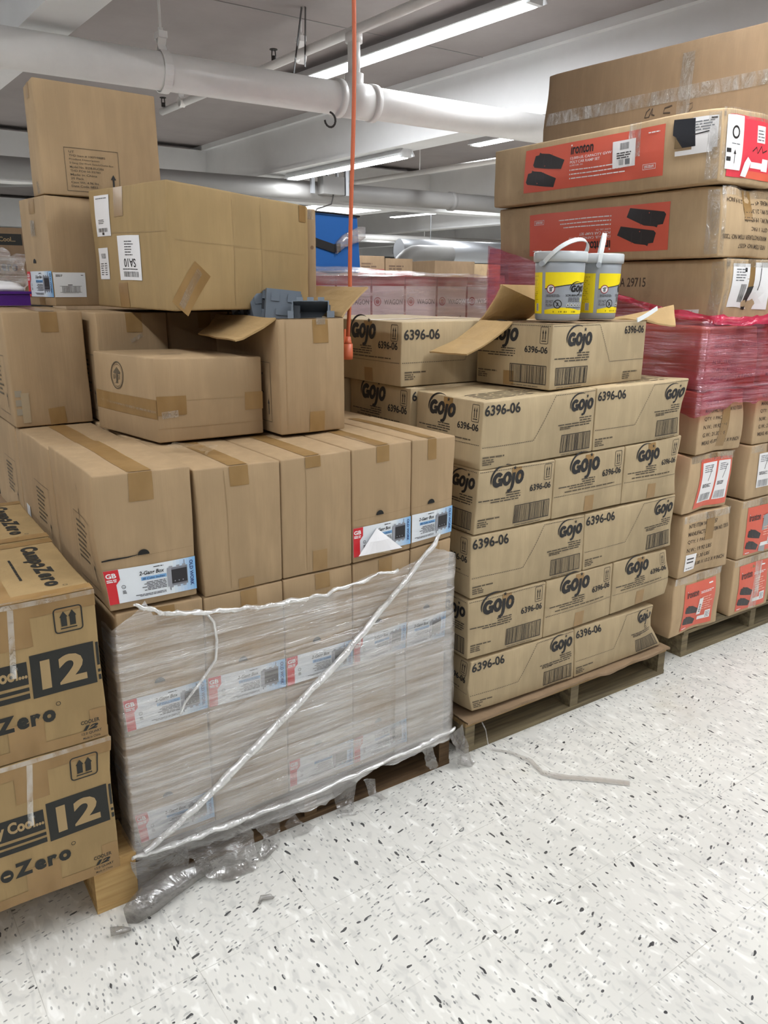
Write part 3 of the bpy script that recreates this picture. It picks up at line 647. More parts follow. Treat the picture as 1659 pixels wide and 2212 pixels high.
GT = {'5A': ('L', 'S'), '5B': ('L', None), '4A': ('Sb', 'L'), '4B': ('S', None), '4C': ('S', None), '3A': ('L', 'S'), '3B': ('L', None), '2A': ('Sb', 'L'), '2B': ('S', None), '2C': ('S', None), '1A': ('L', 'S'), '1B': ('L', None)}
CAR = {}
for i, (k, q) in enumerate(GOJ.items()):
    long_front = GT[k][0] in ('L', 'M'); d = .328 if long_front else .487
    c = Carton(hexa(q, d), .005, .0025, i + 1, .005)
    w, h = c.w, c.h
    if k == '5B': c.crush = [(w, 0, h, .07, (.022, 0, .003)), (w, 0, .09, .07, (-.012, 0, 0))]
    if k == '4C': c.crush = [(w, 0, h, .06, (.018, 0, .004)), (w, 0, .07, .08, (-.012, 0, 0))]
    if k == '3B': c.crush = [(w, 0, h * .4, .07, (-.014, 0, 0))]
    if k == '2C': c.crush = [(w, 0, h, .06, (-.014, 0, .0)), (w, 0, .07, .05, (.02, .0, 0))]
    if k == '1B': c.crush = [(w, 0, h * .55, .07, (-.03, .012, 0))]
    if k == '1A': c.crush = [(0, 0, h * .5, .05, (-.010, 0, 0)), (0, 0, .0, .05, (.008, 0, .004))]
    if k == '3A': c.crush = [(.045, 0, h * .6, .03, (0, .008, 0))]
    arts = [('F', ART[GT[k][0]](w, h, i + 3))]
    if GT[k][1]: arts.append(('L', ART[GT[k][1]](c.d, h, i + 30)))
    tp = []
    if GT[k][0] == 'S': tp = [([('F', .5 * w, .004), ('F', .5 * w, .058)], .044)]
    if GT[k][0] == 'S' or GT[k][0] == 'Sb': tp.append(([('F', .48 * w, h - .04), ('F', .48 * w, h - .004)], .04))
    if k == '5A': arts.append(('T', words(.08 * w, .1 * c.d, .6 * w, .45 * c.d, 6, GINK, 9, .35))); tp = [([('L', .5 * c.d, h - .05), ('L', .5 * c.d, h - .003)], .045)]
    if k == '5B': arts.append(('T', words(.3 * w, .1 * c.d, .9 * w, .4 * c.d, 5, GINK, 11, .35)))
    o = c.build('cardboard_box', M['card_g'], arts, tp); CAR[k] = c
    tag(o, GL[k], 'box', 'scrubbing towel cartons on the middle pallet')
# two cartons further back on the pallet
c = Carton(cuboid(-.008, .335, .958, .487, .375, .203), .003, .002, 40); w, h = c.w, c.h
o = c.build('cardboard_box', M['card_g'], [('L', art_S(c.d, h, 50)), ('F', art_L(w, h, 51))]); tag(o, 'scrubbing towel carton half hidden behind the plain carton row, under a closed one', 'box', 'scrubbing towel cartons on the middle pallet')
c = Carton(turn(cuboid(-.028, .362, 1.163, .487, .375, .207), (-.028, .362), 1.0), .003, .002, 41); w, h = c.w, c.h
o = c.build('cardboard_box', M['card_g'], [('L', art_S(c.d, h, 52)), ('F', num(.02 * w, .72 * h, .3 * w) + dash([(.005, .37 * h), (.55 * w, .37 * h), (.66 * w, .96 * h)]) + contents(.03 * w, .1 * h, 5))],
            [([('T', .003, .5 * c.d), ('T', .9 * w, .5 * c.d)], .05), ([('L', .49 * c.d, h - .05), ('L', .49 * c.d, h - .003)], .05), ([('L', .5 * c.d, .004), ('L', .5 * c.d, .05)], .05)])
tag(o, 'closed scrubbing towel carton left of the open one, behind the orange plug', 'box', 'scrubbing towel cartons on the middle pallet')
for y, z, t in ((.715, .958, 'scrubbing towel carton at the back of the stack, its end showing past the plain cartons'), (.742, 1.165, 'scrubbing towel carton at the back of the top tier, mostly hidden by the plug')):
    c = Carton(cuboid(-.03, y, z, .487, .328, .203), .003, .002, int(y * 100)); o = c.build('cardboard_box', M['card_g'], [('L', art_S(c.d, c.h, 77))]); tag(o, t, 'box', 'scrubbing towel cartons on the middle pallet')
# the opened one with pails on it
OY = 5.6; c = Carton(turn(cuboid(.299, .02, 1.1665, .507, .318, .204), (.299, .02), OY), .003, .0015, 42); w, h = c.w, c.h; GO = c
o = c.build('cardboard_box', M['card_g'], [('F', art_M(w, h, 60)), ('L', art_Sb(c.d, h, 61))], [([('L', .46 * c.d, .004), ('L', .46 * c.d, .05)], .045)], open_top=True)
tag(o, 'open scrubbing towel carton on top of the stack, flaps spread, two pails standing on it', 'box', 'scrubbing towel cartons on the middle pallet')
A = lambda x, y, z=0: c.at(x, y, h + z)
def flap(corners, parent, bend=.0, seed=0, m='card_in', th=.005): mb = MB(); mb.slab(corners, th, 10, 6, bend, 0, .004, seed); return mb.put('flap', m, parent)
# closed inner flaps that carry the pails
mb = MB(); mb.slab([A(.006, .006, -.004), A(w * .53, .006, -.004), A(w * .53, c.d - .006, -.004), A(.006, c.d - .006, -.004)], .004, 3, 3); mb.slab([A(w * .54, .006, -.004), A(w - .006, .006, -.004), A(w - .006, c.d - .006, -.004), A(w * .54, c.d - .006, -.004)], .004, 3, 3); mb.put('inner_flap', M['card_d'], o)
flap([A(0, c.d * .97), A(0, c.d * .52), Vector((.115, .205, 1.272)), Vector((.074, .345, 1.272))], o, .010, 1)      # hangs outward
flap([A(.0, c.d - .004), A(.24, c.d - .004), Vector((.50, .275, 1.425)), Vector((.326, .288, 1.485))], o, .006, 2)      # leans forward over the box
flap([A(.09, c.d), A(w * .78, c.d), Vector((.655, .392, 1.484)), Vector((.383, .362, 1.487))], o, .004, 3)           # stands at the back
flap([A(w, .0), A(w, .17), Vector((1.0, .115, 1.418)), Vector((.935, .05, 1.35))], o, .004, 4)

# pails
def pail(x, y, z, yaw, hy, lean, label, dome=True):
    t = root('pail', (x, y, z)); R = Matrix.Rotation(radians(yaw), 4, 'Z'); T = lambda p: Vector((x, y, z)) + R @ Vector(p)
    H = .188; r0, r1 = .071, .080; rad = lambda q: r0 + (r1 - r0) * q / H
    mb = MB(); mb.lathe((x, y, z), [(0, .002), (r0 - .006, .0), (r0, .004)] + [(rad(H * i / 8), H * i / 8) for i in range(1, 9)] + [(r1 - .003, H), (.0, H)], 48); mb.put('body', 'pail', t, smooth=True)
    mb = MB(); mb.lathe((x, y, z), [(r1 + .001, H - .006), (r1 + .005, H - .005), (r1 + .006, H + .004), (r1 + .006, H + .022), (r1 + .003, H + .026), (r1 - .008, H + .026), (r1 - .012, H + .021), (0, H + .021)], 48); lid = mb.put('lid', 'lid', t, smooth=True)
    lid.data.polygons.foreach_set('use_smooth', [True] * len(lid.data.polygons))
    # wrap-round label: front panel and yellow back panel, as artwork bent round the wall
    def bend(pieces, a0, zz):
        V = []; F = []; C = []
        for pts, f, col, lay in pieces:
            n = len(V)
            for px, pz in pts:
                q = pz + zz; rr = rad(q) + .0006 + .0003 * lay; a = a0 + px / .076; V.append(T((rr * cos(a), rr * sin(a), q)))
            F += [tuple(i + n for i in g) for g in f]; C += [col] * len(f)
        return V, F, C
    L = .185; g = rect(0, 0, L, .128, lin((150, 155, 162)), 0, .008) + rect(0, .098, L, .128, YEL, 1, .006)
    cv = [(L * i / 24, .099 + .0 - .022 * (1 - i / 24) ** 1.6) for i in range(25)]
    for (xa, ya), (xb, yb) in zip(cv, cv[1:]): g += poly([(xa, ya), (xb, yb), (xb, .1), (xa, .1)], YEL, 1)
    g += strip(cv, .003, DGR, 2)
    cv = [(L * i / 24, .012 + .008 * sin(pi * min(1, i / 16))) for i in range(25)]
    for (xa, ya), (xb, yb) in zip(cv, cv[1:]): g += poly([(xa, 0), (xb, 0), (xb, yb), (xa, ya)], YEL, 1)
    g += words(.03, .003, .11, .010, 1, lin((150, 132, 20)), 3, .7, 2, ragged=0)
    g += place(gojo(), .062, .062, .082, .064, dl=1) + text('SCRUBBING TOWELS', .068, .054, .085, .007, INK, .012, 0, 2) + words(.078, .037, .128, .052, 4, DGR, 5, .5, 2, ragged=.05) + disc(.136, .044, .0045, .0075, lin((214, 220, 90)), 2)
    g += ring(.02, .077, .0125, .0125, .003, lin((150, 60, 66)), 2) + disc(.02, .077, .011, None, WHT, 2) + poly([(.016, .069), (.024, .069), (.024, .079), (.0215, .084), (.0185, .084), (.016, .079)], GRY, 3)
    g += words(.006, .052, .052, .061, 3, DGR, 7, .45, 2) + text('DO NOT', .004, .034, .026, .0085, DGR, .005, 0, 2) + text('FLUSH', .005, .023, .022, .0085, DGR, .005, 0, 2) + ring(.044, .0305, .0125, .0125, .0028, INK, 2) + seg(.036, .039, .052, .022, .0024, INK, 2) + poly([(.04, .023), (.044, .024), (.047, .034), (.043, .036)], INK, 2)
    for k in range(5): g += disc(.078 + .0135 * k, .028, .0046, None, lin((206, 206, 196)), 2) + disc(.078 + .0135 * k, .0275, .0025, None, DGR, 3)
    g += words(.072, .018, .145, .0215, 1, DGR, 8, .6, 2, ragged=0)
    V, F, C = bend(g, radians(-120), .022); put('label', V, F, 'label', t, cols=C)
    Lb = .135; g = rect(0, 0, Lb, .128, YEL, 0, .008) + words(.05, .03, Lb - .012, .12, 15, lin((196, 170, 18)), 4, .4, 1) + rect(Lb - .030, .008, Lb - .016, .032, WHT, 1) + barcode(Lb - .029, .009, Lb - .017, .031, 0, seed=2, lay=2, digits=False)
    V, F, C = bend(g, radians(-120) - Lb / .076 - .16, .022); bl = put('label', V, F, 'label', t, cols=C); bl['label'] = 'yellow back label'
    # bail handle, pivoting at two ears
    ea = radians(hy); ax = Vector((cos(ea), sin(ea), 0)); ri = r1 + .007
    mb = MB()
    for s in (-1, 1):
        p = T(ax * ri * s) + Vector((0, 0, H - .012)); mb.tube([p - ax * .004, p + (R @ ax) * .008 * s], .009, 10)
    ear = mb
    pts = []; wv = []; up_ = Vector((0, 0, 1)); side = Vector((-sin(ea), cos(ea), 0)); d = (up_ * cos(radians(lean)) + side * sin(radians(lean)))
    for i in range(25):
        a = pi * i / 24; q = ax * (ri * cos(a)) + d * (.105 * sin(a) ** .8 + 0) + up_ * (H - .012); pts.append(T(q)); wv.append((R @ d.cross(ax)).normalized() * .014)
    mb = MB(); mb.ribbon(pts, wv, .003); hd = mb.put('handle', 'handle', t); ear.put('handle_ear', 'pail', hd)
    return tag(t, label, 'pail', 'scrubbing towel pails')
pail(.452, .155, 1.3735, -50, -124, 46, 'front-left grey and yellow towel pail, handle swung to one side')
pail(.668, .19, 1.3735, -12, -124, 8, 'rear-right grey and yellow towel pail, handle standing straight up')
mb = MB(); pts = [(.70 + .17 * i / 10, .03 + .055 * i / 10, 1.374 + .036 * (i / 10) ** 1.2) for i in range(11)]
mb.ribbon(pts, (0, .004, .014), .003); tag(mb.put('spare_pail_handle', 'handle'), 'loose pale pail handle sticking up at the front edge of the open carton', 'handle')

# ------------------------------------------------------------------ pallets
def pallet(x0, x1, y0, y1, label, m='wood_o', block=False, top=.115, lead=None):
    t = root('wooden_pallet', ((x0 + x1) / 2, (y0 + y1) / 2, 0)); r = random.Random(x0); b = .016
    n = 7; pitch = (y1 - y0) / n
    for k in range(n):
        ya = y0 + k * pitch + (0 if k == 0 else r.uniform(.005, .02)); yb = y0 + (k + 1) * pitch - r.uniform(.01, .035)
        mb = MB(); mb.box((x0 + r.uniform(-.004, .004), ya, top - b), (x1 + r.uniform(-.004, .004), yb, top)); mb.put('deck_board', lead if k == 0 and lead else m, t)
    if block:
        for xa in (x0, (x0 + x1) / 2 - .05, x1 - .1): mb = MB(); mb.box((xa - .001, y0, 0), (xa + .101, y1, b)); mb.put('bottom_board', m, t)
    for k in (0, 3, 6) if not block else ():
        ya = y0 + k * pitch; mb = MB(); mb.box((x0, ya, 0), (x1, ya + pitch * .7, b)); mb.put('bottom_board', m, t)
    if block:
        for xa in (x0, (x0 + x1) / 2 - .05, x1 - .1):
            for ya in (y0, (y0 + y1) / 2 - .05, y1 - .1): mb = MB(); mb.box((xa, ya + .001, b), (xa + .1, ya + .1, top - b)); mb.put('block', m, t)
    else:
        for xa in (x0, (x0 + x1) / 2 - .02, x1 - .04): mb = MB(); mb.box((xa, y0 + .003, b), (xa + .04, y1, top - b)); mb.put('stringer', m, t)
    return tag(t, label, 'pallet', None)
pallet(-.012, 1.012, -.006, 1.21, 'weathered wooden pallet under the scrubbing towel cartons', top=.112, lead='wood')
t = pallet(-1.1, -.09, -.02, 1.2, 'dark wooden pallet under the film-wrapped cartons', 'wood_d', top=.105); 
for o in [t] : pass
pallet(-2.12, -1.1, -.046, 1.17, 'new pale wooden block pallet under the cooler cartons', 'wood_n', True, .134)
pallet(1.19, 2.21, .045, 1.26, 'weathered wooden pallet under the ramp cartons at right', top=.115, lead='wood_o')
# slip sheet under the towel cartons: a ragged board edge
mb = MB(); r = random.Random(4); nx = 44; top = []; 
V = []; F = []
for i in range(nx + 1):
    x = -.02 + 1.03 * i / nx; k = noise.noise(Vector((x * 9, 1, 0))); e = -.018 - .014 * abs(k); z = .1215 + .004 * noise.noise(Vector((x * 14, 4, 0)))
    drop = .010 * max(0, noise.noise(Vector((x * 7, 8, 0)))) + (.010 if x > .55 else 0) * abs(sin(x * 16))
    V += [(x, .9, .1225), (x, .02, .1225), (x, e, z), (x, e - .005, z + .004 - drop), (x, e - .005, z - .005 - drop), (x, e, z - .004), (x, .02, .1175), (x, .9, .1175)]
for i in range(nx):
    for k in range(7): F.append((i * 8 + k, i * 8 + 8 + k, i * 8 + 9 + k, i * 8 + k + 1))
tag(put('slip_sheet', V, F, 'card_d'), 'ragged cardboard slip sheet between the middle pallet and its cartons', 'cardboard sheet')

# ------------------------------------------------------------------ electrical-box cartons on the left-centre pallet
BLU = lin((150, 192, 226))
def gang_label(w=.205, h=.082, full=True):
    g = rect(0, 0, w, h, lin((226, 231, 236)), 0, .04)
    for i in range(8):
        k = i / 7; g += rect(w * (.70 + .0375 * i), 0, w * (.7375 + .0375 * i), h, tuple(a + (b - a) * k for a, b in zip(lin((222, 230, 236)), lin((128, 178, 222)))), 1)
    g += poly([(0, 0), (w * .105, 0), (w * .105, h * .56), (w * .155, h * .70), (w * .155, h), (0, h)], RED, 2)
    g += text('GB', w * .012, h * .77, w * .11, h * .14, WHT, .03, 0, 3) + words(w * .012, h * .64, w * .118, h * .74, 2, WHT, 3, .6, 3, ragged=0)
    g += ring(w * .178, h * .47, w * .02, w * .02, w * .005, INK, 2) + text('UL', w * .168, h * .45, w * .02, None, INK, 0, 0, 2) + words(w * .16, h * .26, w * .2, h * .37, 3, INK, 9, .5, 2)
    g += text('2-Gang Box', w * .36, h * .69, w * .275, h * .15, INK, .02, .25, 2) + words(w * .52, h * .9, w * .63, h * .94, 1, INK, 2, .6, 2, ragged=0)
    g += rect(w * .375, h * .565, w * .655, h * .665, lin((120, 170, 216)), 2) + text('38 Cubic Inches', w * .385, h * .585, w * .25, h * .06, lin((30, 60, 110)), .01, .2, 3)
    g += words(w * .36, h * .24, w * .65, h * .52, 6, DGR, 6, .45, 2, 'R') + words(w * .27, h * .09, w * .64, h * .17, 2, DGR, 8, .45, 2, 'R')
    gx, gy, gw, gh = w * .665, h * .24, w * .235, h * .56
    G1 = lin((122, 124, 132)); G2 = lin((150, 152, 160))
    g += rect(gx, gy, gx + gw, gy + gh, G1, 2) + rect(gx + gw * .2, gy + gh * .12, gx + gw * .97, gy + gh * .88, lin((38, 36, 40)), 3) + rect(gx, gy, gx + gw * .2, gy + gh, G2, 3)
    for a in (.1, .45, .75): g += rect(gx + gw * a, gy - gh * .09, gx + gw * (a + .16), gy + gh * .02, G2, 3) + rect(gx + gw * a, gy + gh * .98, gx + gw * (a + .16), gy + gh * 1.09, G2, 3)
    g += rect(gx + gw * .84, gy + gh, gx + gw * .88, gy + gh * 1.3, G1, 2) + rect(gx + gw * .1, gy - gh * .22, gx + gw * .15, gy, G1, 2)
    for a in (.35, .55, .75): g += disc(gx + gw * a, gy + gh * .25, gw * .03, None, G2, 4)
    g += place(text('OLD WORK', 0, 0, h * .78, w * .042, lin((28, 52, 110)), .02, 0, 0), 1, None, w * .928, h * .92, -pi / 2, 3)
    return g
def hole(x, y, r): return poly([(x + r * cos(pi * i / 14), y + r * sin(pi * i / 14)) for i in range(15)], lin((14, 12, 10)), 2)
def gang_front(w, h, label, slit=False):
    g = []
    if label:
        g += hole(.44 * w, .395 * h, .0125) + dash([(.004, .385 * h), (w - .004, .395 * h)], .0007, .004, lin((120, 96, 64)))
        if slit: g += strip([(.004, .385 * h), (.1 * w, .39 * h), (.28 * w, .393 * h), (.38 * w, .40 * h)], [.003, .004, .003, .0015], lin((14, 12, 10)), 2)
    else: g += seg(.33 * w, .01, .33 * w, h - .01, .0012, lin((150, 124, 88)), 0)
    return g
def gang_side(d, h):
    x0, y0, x1, y1 = d * .50, h * .10, d * .88, h * .62
    return frame(x0, y0, x1, y1, .0014, GINK) + words(x0 + .02, y0 + .05, x1 - .04, y1 - .012, 8, GINK, 12, .42) + poly([(x1 - .02, y0 + .05), (x1 - .01, y0 + .05), (x1 - .015, y0 + .065)], INK) + rect(x1 - .0165, y0 + .02, x1 - .0135, y0 + .05, INK, 1)
GB = dict(L3=[[(0.002, 1.080), (0.219, 1.079), (0.216, 0.761), (0.009, 0.765)], [(0.224, 1.068), (0.450, 1.064), (0.447, 0.750), (0.234, 0.748)], [(0.450, 1.064), (0.658, 1.066), (0.659, 0.751), (0.447, 0.750)], [(0.658, 1.066), (0.856, 1.071), (0.857, 0.756), (0.659, 0.751)], [(0.856, 1.071), (1.012, 1.069), (1.006, 0.767), (0.857, 0.756)]],
 L2=[[(0.020, 0.757), (0.230, 0.752), (0.225, 0.438), (0.022, 0.439)], [(0.230, 0.748), (0.447, 0.748), (0.447, 0.429), (0.225, 0.438)], [(0.447, 0.748), (0.659, 0.748), (0.659, 0.430), (0.447, 0.429)], [(0.659, 0.748), (0.857, 0.753), (0.843, 0.435), (0.659, 0.430)], [(0.857, 0.753), (1.006, 0.764), (0.991, 0.433), (0.843, 0.435)]],
 L1=[[(0.022, 0.439), (0.225, 0.438), (0.226, 0.118), (0.032, 0.124)], [(0.225, 0.438), (0.447, 0.429), (0.445, 0.117), (0.226, 0.118)], [(0.447, 0.429), (0.659, 0.430), (0.657, 0.115), (0.445, 0.117)], [(0.659, 0.430), (0.843, 0.435), (0.856, 0.118), (0.657, 0.115)], [(0.843, 0.435), (0.991, 0.433), (1.001, 0.120), (0.856, 0.118)]])
LBL = {'L3': (1, 0, 0, 1, 1), 'L2': (1, 1, 1, 1, 1), 'L1': (1, 0, 1, 1, 0)}
GBL = {'L3': ['carton at the front left of the loose layer, torn slit above its old work label', 'plain carton second from the left in the loose layer, ragged tape tab', 'plain carton in the middle of the loose layer, tape at its foot', 'carton in the loose layer whose box label is peeling off', 'narrow carton at the right end of the loose layer'],
       'L2': ['film-wrapped carton at the left of the upper wrapped layer, white cord across it', 'film-wrapped carton second from the left in the upper wrapped layer', 'film-wrapped carton in the middle of the upper wrapped layer', 'film-wrapped carton second from the right in the upper wrapped layer', 'film-wrapped carton at the right end of the upper wrapped layer'],
       'L1': ['film-wrapped bottom carton at the left pallet corner', 'plain film-wrapped bottom carton without a label, second from the left', 'film-wrapped bottom carton with a label, in the middle', 'film-wrapped bottom carton with a label, second from the right', 'plain film-wrapped bottom carton at the right pallet corner']}
GRP = 'two-gang box cartons on the film-wrapped pallet'
def top_tape(c, x=.5, f=.062, wd=.05): return [([('F', x * c.w, c.h - f), ('F', x * c.w, c.h - .001)], wd), ([('T', x * c.w, .002), ('T', x * c.w, c.d - .01)], wd)]
for L, rows in GB.items():
    for i, q in enumerate(rows):
        c = Carton(gbw(hexa(q, .427)), .004, .002, 70 + i, .0045); w, h = c.w, c.h
        if L == 'L3' and i == 0: c.crush = [(0, 0, h * .55, .10, (-.014, .004, 0)), (0, .0, h, .05, (-.006, -.003, .003))]
        if L == 'L2' and i == 0: c.crush = [(0, 0, h * .5, .12, (-.008, 0, 0))]
        if L == 'L1' and i == 0: c.crush = [(0, 0, h * .6, .14, (-.016, .006, 0))]
        lab = LBL[L][i]; arts = [('F', gang_front(w, h, lab, L == 'L3' and i == 0))]
        if i == 0: arts.append(('L', gang_side(c.d, h) + ([] if L != 'L3' else poly([(c.d * .62, h * .86), (c.d * .625, h * .79), (c.d * .628, h * .82)], lin((40, 30, 20))) + poly([(c.d * .62, h * .66), (c.d * .63, h * .60), (c.d * .64, h * .57), (c.d * .628, h * .66)], lin((40, 30, 20))))))
        tp = [] if L != 'L3' else top_tape(c, (.46, .5, .44, .5, .45)[i], (.066, .05, .03, .045, .06)[i], (.052, .048, .045, .042, .03)[i])
        if not lab or L != 'L3' : tp = tp + [([('F', .55 * w, h - .045), ('F', .55 * w, h - .002)], .045)] if L == 'L2' else tp
        if L == 'L3' and i in (1, 2): tp.append(([('F', .52 * w, .003), ('F', .52 * w, .03 + .03 * (i - 1))], .044))
        if L == 'L3' and i == 3: tp.append(([('F', .52 * w, .003), ('F', .52 * w, .04)], .042))
        if L == 'L2' and i == 0: pass
        o = c.build('cardboard_box', M['card'], arts, tp); CAR[L + str(i)] = c
        if lab:
            g = place(gang_label(), (w - .002) / .205, 1, .001, .017)
            if i == 4: g = [p for p in place(gang_label(), (w + .046) / .205, 1, -.047, .017) ]; g = [([(max(x, .001), y) for x, y in p], f, cc, l) for p, f, cc, l in g]
            c.sticker('F', g)
        tag(o, ('' if 'box label' in GBL[L][i] or 'old work' in GBL[L][i] else 'cardboard ') + GBL[L][i], 'box', GRP)
        if L == 'L3' and i == 3: # peeled corner of the label
            P = [c.on('F', .075, .088, .004), c.on('F', .004, .026, .022), c.on('F', .165, .012, .006)]
            mb = MB(); nn = 8
            for k in range(nn):
                a, b = k / nn, (k + 1) / nn; q = lambda t: (P[1] * (1 - t) + P[2] * t); mid = lambda t: (P[0] * .5 + q(t) * .5) + Vector((0, -.006 * sin(pi * t), 0))
                mb.add([P[0], mid(a), mid(b)], [(0, 1, 2)]); mb.add([mid(a), q(a), q(b), mid(b)], [(0, 1, 2, 3)])
            x = mb.put('label_back', 'white', o, smooth=True); x['label'] = 'white back of the peeled label'
            mb = MB(); mb.slab([c.on('F', .02, .018, .004), c.on('F', .13, .008, .004), c.on('F', .11, .02, .004), c.on('F', .03, .028, .003)], .001, 8, 2, 0, 0, .006, 3); mb.put('torn_paper', 'tear', o)
# back rows of the same pallet; only the tops of the loose layer and its left end show
proto = {}
def back_box(u, v, z, w, d, h, key, label, side=False, tapes=True, grp=GRP):
    c = Carton(gbw(cuboid(u, v, z, w, d, h)), .003, .002, int(u * 50 + v * 90 + z * 10), .0045)
    arts = [('L', gang_side(c.d, c.h))] if side else []
    o = c.build('cardboard_box', M['card'], arts, [([('T', .5 * c.w, .005), ('T', .5 * c.w, c.d - .01)], .05)] if tapes else ()); return tag(o, label, 'box', grp), c
us = (.002, .224, .45, .658, .856, 1.012)
b0, c0 = back_box(.004, .43, .757, .212, .424, .312, 'x', 'carton second from the front at the loose layer left end, white side sticker', True)
c0.sticker('L', place(rect(0, 0, .05, .035, lin((214, 214, 214)), 0), 1, None, .05, .05))
b1, c1 = back_box(.004, .86, .757, .212, .42, .311, 'x', 'cardboard carton at the back left of the loose layer, furthest from the aisle', True)
hid = None
for v in (.43, .86):
    for i in range(1, 5):
        for L, z in (('L3', .757), ('L2', .437), ('L1', .117)):
            if L == 'L3': back_box(us[i] + .002, v, z, us[i + 1] - us[i] - .004, .424, .311, 'x', 'plain cardboard carton set in the middle of the pallet behind the front row', tapes=False, grp='cartons in the hidden back rows')
            else:
                if hid is None: hid, hc = back_box(us[i] + .002, v, z, .152, .424, .318, 'x', 'plain cardboard carton buried low inside the film-wrapped pallet', tapes=False, grp='cartons buried in the wrapped pallet'); hid_at = (us[i], v, z)
                else:
                    k = hid.copy(); COL.objects.link(k); p = gbw([(us[i] - hid_at[0], v - hid_at[1], 0), (0, 0, 0)]); k.location = hid.location + Vector(p[0]) - Vector(p[1]) + Vector((0, 0, z - hid_at[2])); ORIG[k.name] = k.location.copy()
for v in (.43, .86):
    for L, z in (('L2', .437), ('L1', .117)): back_box(.022, v, z, .2, .424, .318, 'x', 'cardboard carton in the shaded left end of the wrapped pallet, behind the front row', True, False, 'cartons at the shaded left end')

# layer standing on the loose layer
L4a = Carton(gbw([(-.003, .788, 1.072), (.219, .789, 1.072), (-.003, 1.215, 1.072), (.219, 1.215, 1.072), (-.006, .786, 1.403), (.217, .788, 1.402), (-.006, 1.215, 1.409), (.219, 1.215, 1.409)]), .004, .002, 90); c = L4a; w, h = c.w, c.h
o = c.build('cardboard_box', M['card'], [('L', gang_side(c.d, h)), ('F', words(.03 * w, .03, .12 * w, .11, 3, lin((150, 140, 122)), 3, .7))], [([('F', .56 * w, h - .058), ('F', .56 * w, h - .001)], .05), ([('F', .55 * w, .002), ('F', .53 * w, .052)], .047), ([('T', .55 * w, .003), ('T', .55 * w, c.d)], .05)])
c.sticker('F', rect(.1 * w, .012, .2 * w, .10, lin((168, 150, 122)), 0), 'torn_sticker_mark')
tag(o, 'upright cardboard carton at far left standing back on the loose layer, tape top and bottom', 'box', 'upright cartons standing on the loose layer')
L4b = Carton(gbw(cuboid(.236, .732, 1.072, .218, .427, .327)), .004, .002, 91); c = L4b; w, h = c.w, c.h
o = c.build('cardboard_box', M['card'], [('L', gang_side(c.d, h))], [([('F', .52 * w, h - .058), ('F', .52 * w, h - .001)], .05)]); mbx = MB()
c.tape([('F', .45 * w, h - .085), ('F', .62 * w, h - .066)], .011, 'clear', 'tape_end', .004)
tag(o, 'upright cardboard carton behind the tipped-over one, loose end of tape shining', 'box', 'upright cartons standing on the loose layer')
L4c = Carton(gbw(cuboid(.457, .75, 1.072, .21, .427, .326)), .003, .002, 92); c = L4c
o = c.build('cardboard_box', M['card'], [], [([('F', .6 * c.w, c.h - .05), ('F', .6 * c.w, c.h - .001)], .045)]); tag(o, 'upright cardboard carton in shade under the big carton, behind the open one', 'box', 'upright cartons standing on the loose layer')
c = Carton(gbw(cuboid(.670, .75, 1.072, .21, .427, .326)), .003, .002, 89); o = c.build('cardboard_box', M['card'], []); tag(o, 'upright cardboard carton right behind the open one, under the big carton', 'box', 'upright cartons standing on the loose layer')
# small carton lying on its side
q = [(.258, .317), (.560, .306), (.200, .664), (.502, .653)]
c = Carton(gbw([(*p, 1.074) for p in q] + [(*p, z) for p, z in zip(q, (1.297, 1.290, 1.296, 1.292))]), .005, .002, 93, .0045); w, h = c.w, c.h
st = lambda x, y, r: ring(x, y, r, r, .0035, GINK) + ring(x, y, r * .84, r * .84, .0012, GINK) + poly([(x + r * a, y + r * b) for a, b in ((-.55, .25), (0, .62), (.55, .25), (.55, .12), (.12, .12), (.12, -.5), (.3, -.58), (-.3, -.58), (-.12, -.5), (-.12, .12), (-.55, .12))], GINK) + words(x - r * .6, y - r * .3, x - r * .2, y + r * .05, 3, GINK, 4, .5) + words(x + r * .2, y - r * .3, x + r * .6, y + r * .05, 3, GINK, 6, .5)
o = c.build('cardboard_box', M['card'], [('L', st(.43 * c.d, .74 * h, .036)), ('T', words(.25 * w, .3 * c.d, .5 * w, .4 * c.d, 2, GINK, 3, .3)), ('F', seg(.0, .17 * h, w, .17 * h, .001, lin((150, 122, 84)), 0) + seg(.0, .5 * h, w, .5 * h, .0012, lin((160, 134, 96)), 0))],
            [([('L', .005, .40 * h), ('L', c.d, .40 * h)], .05), ([('F', .0, .44 * h), ('F', .26 * w, .44 * h)], .05), ([('F', .82 * w, .44 * h), ('F', w, .44 * h)], .05)])
c.tape([('F', .01, .33 * h), ('F', .18 * w, .345 * h)], .018, 'clear', 'tape_shine', .003); c.tape([('L', .03, .40 * h), ('L', c.d, .37 * h)], .006, 'clear', 'tape_shine', .003)  # glossy clear strips laid on for the shine along the tape
tag(o, 'small cardboard carton lying on its side with a round printed seal and tape around it', 'box')
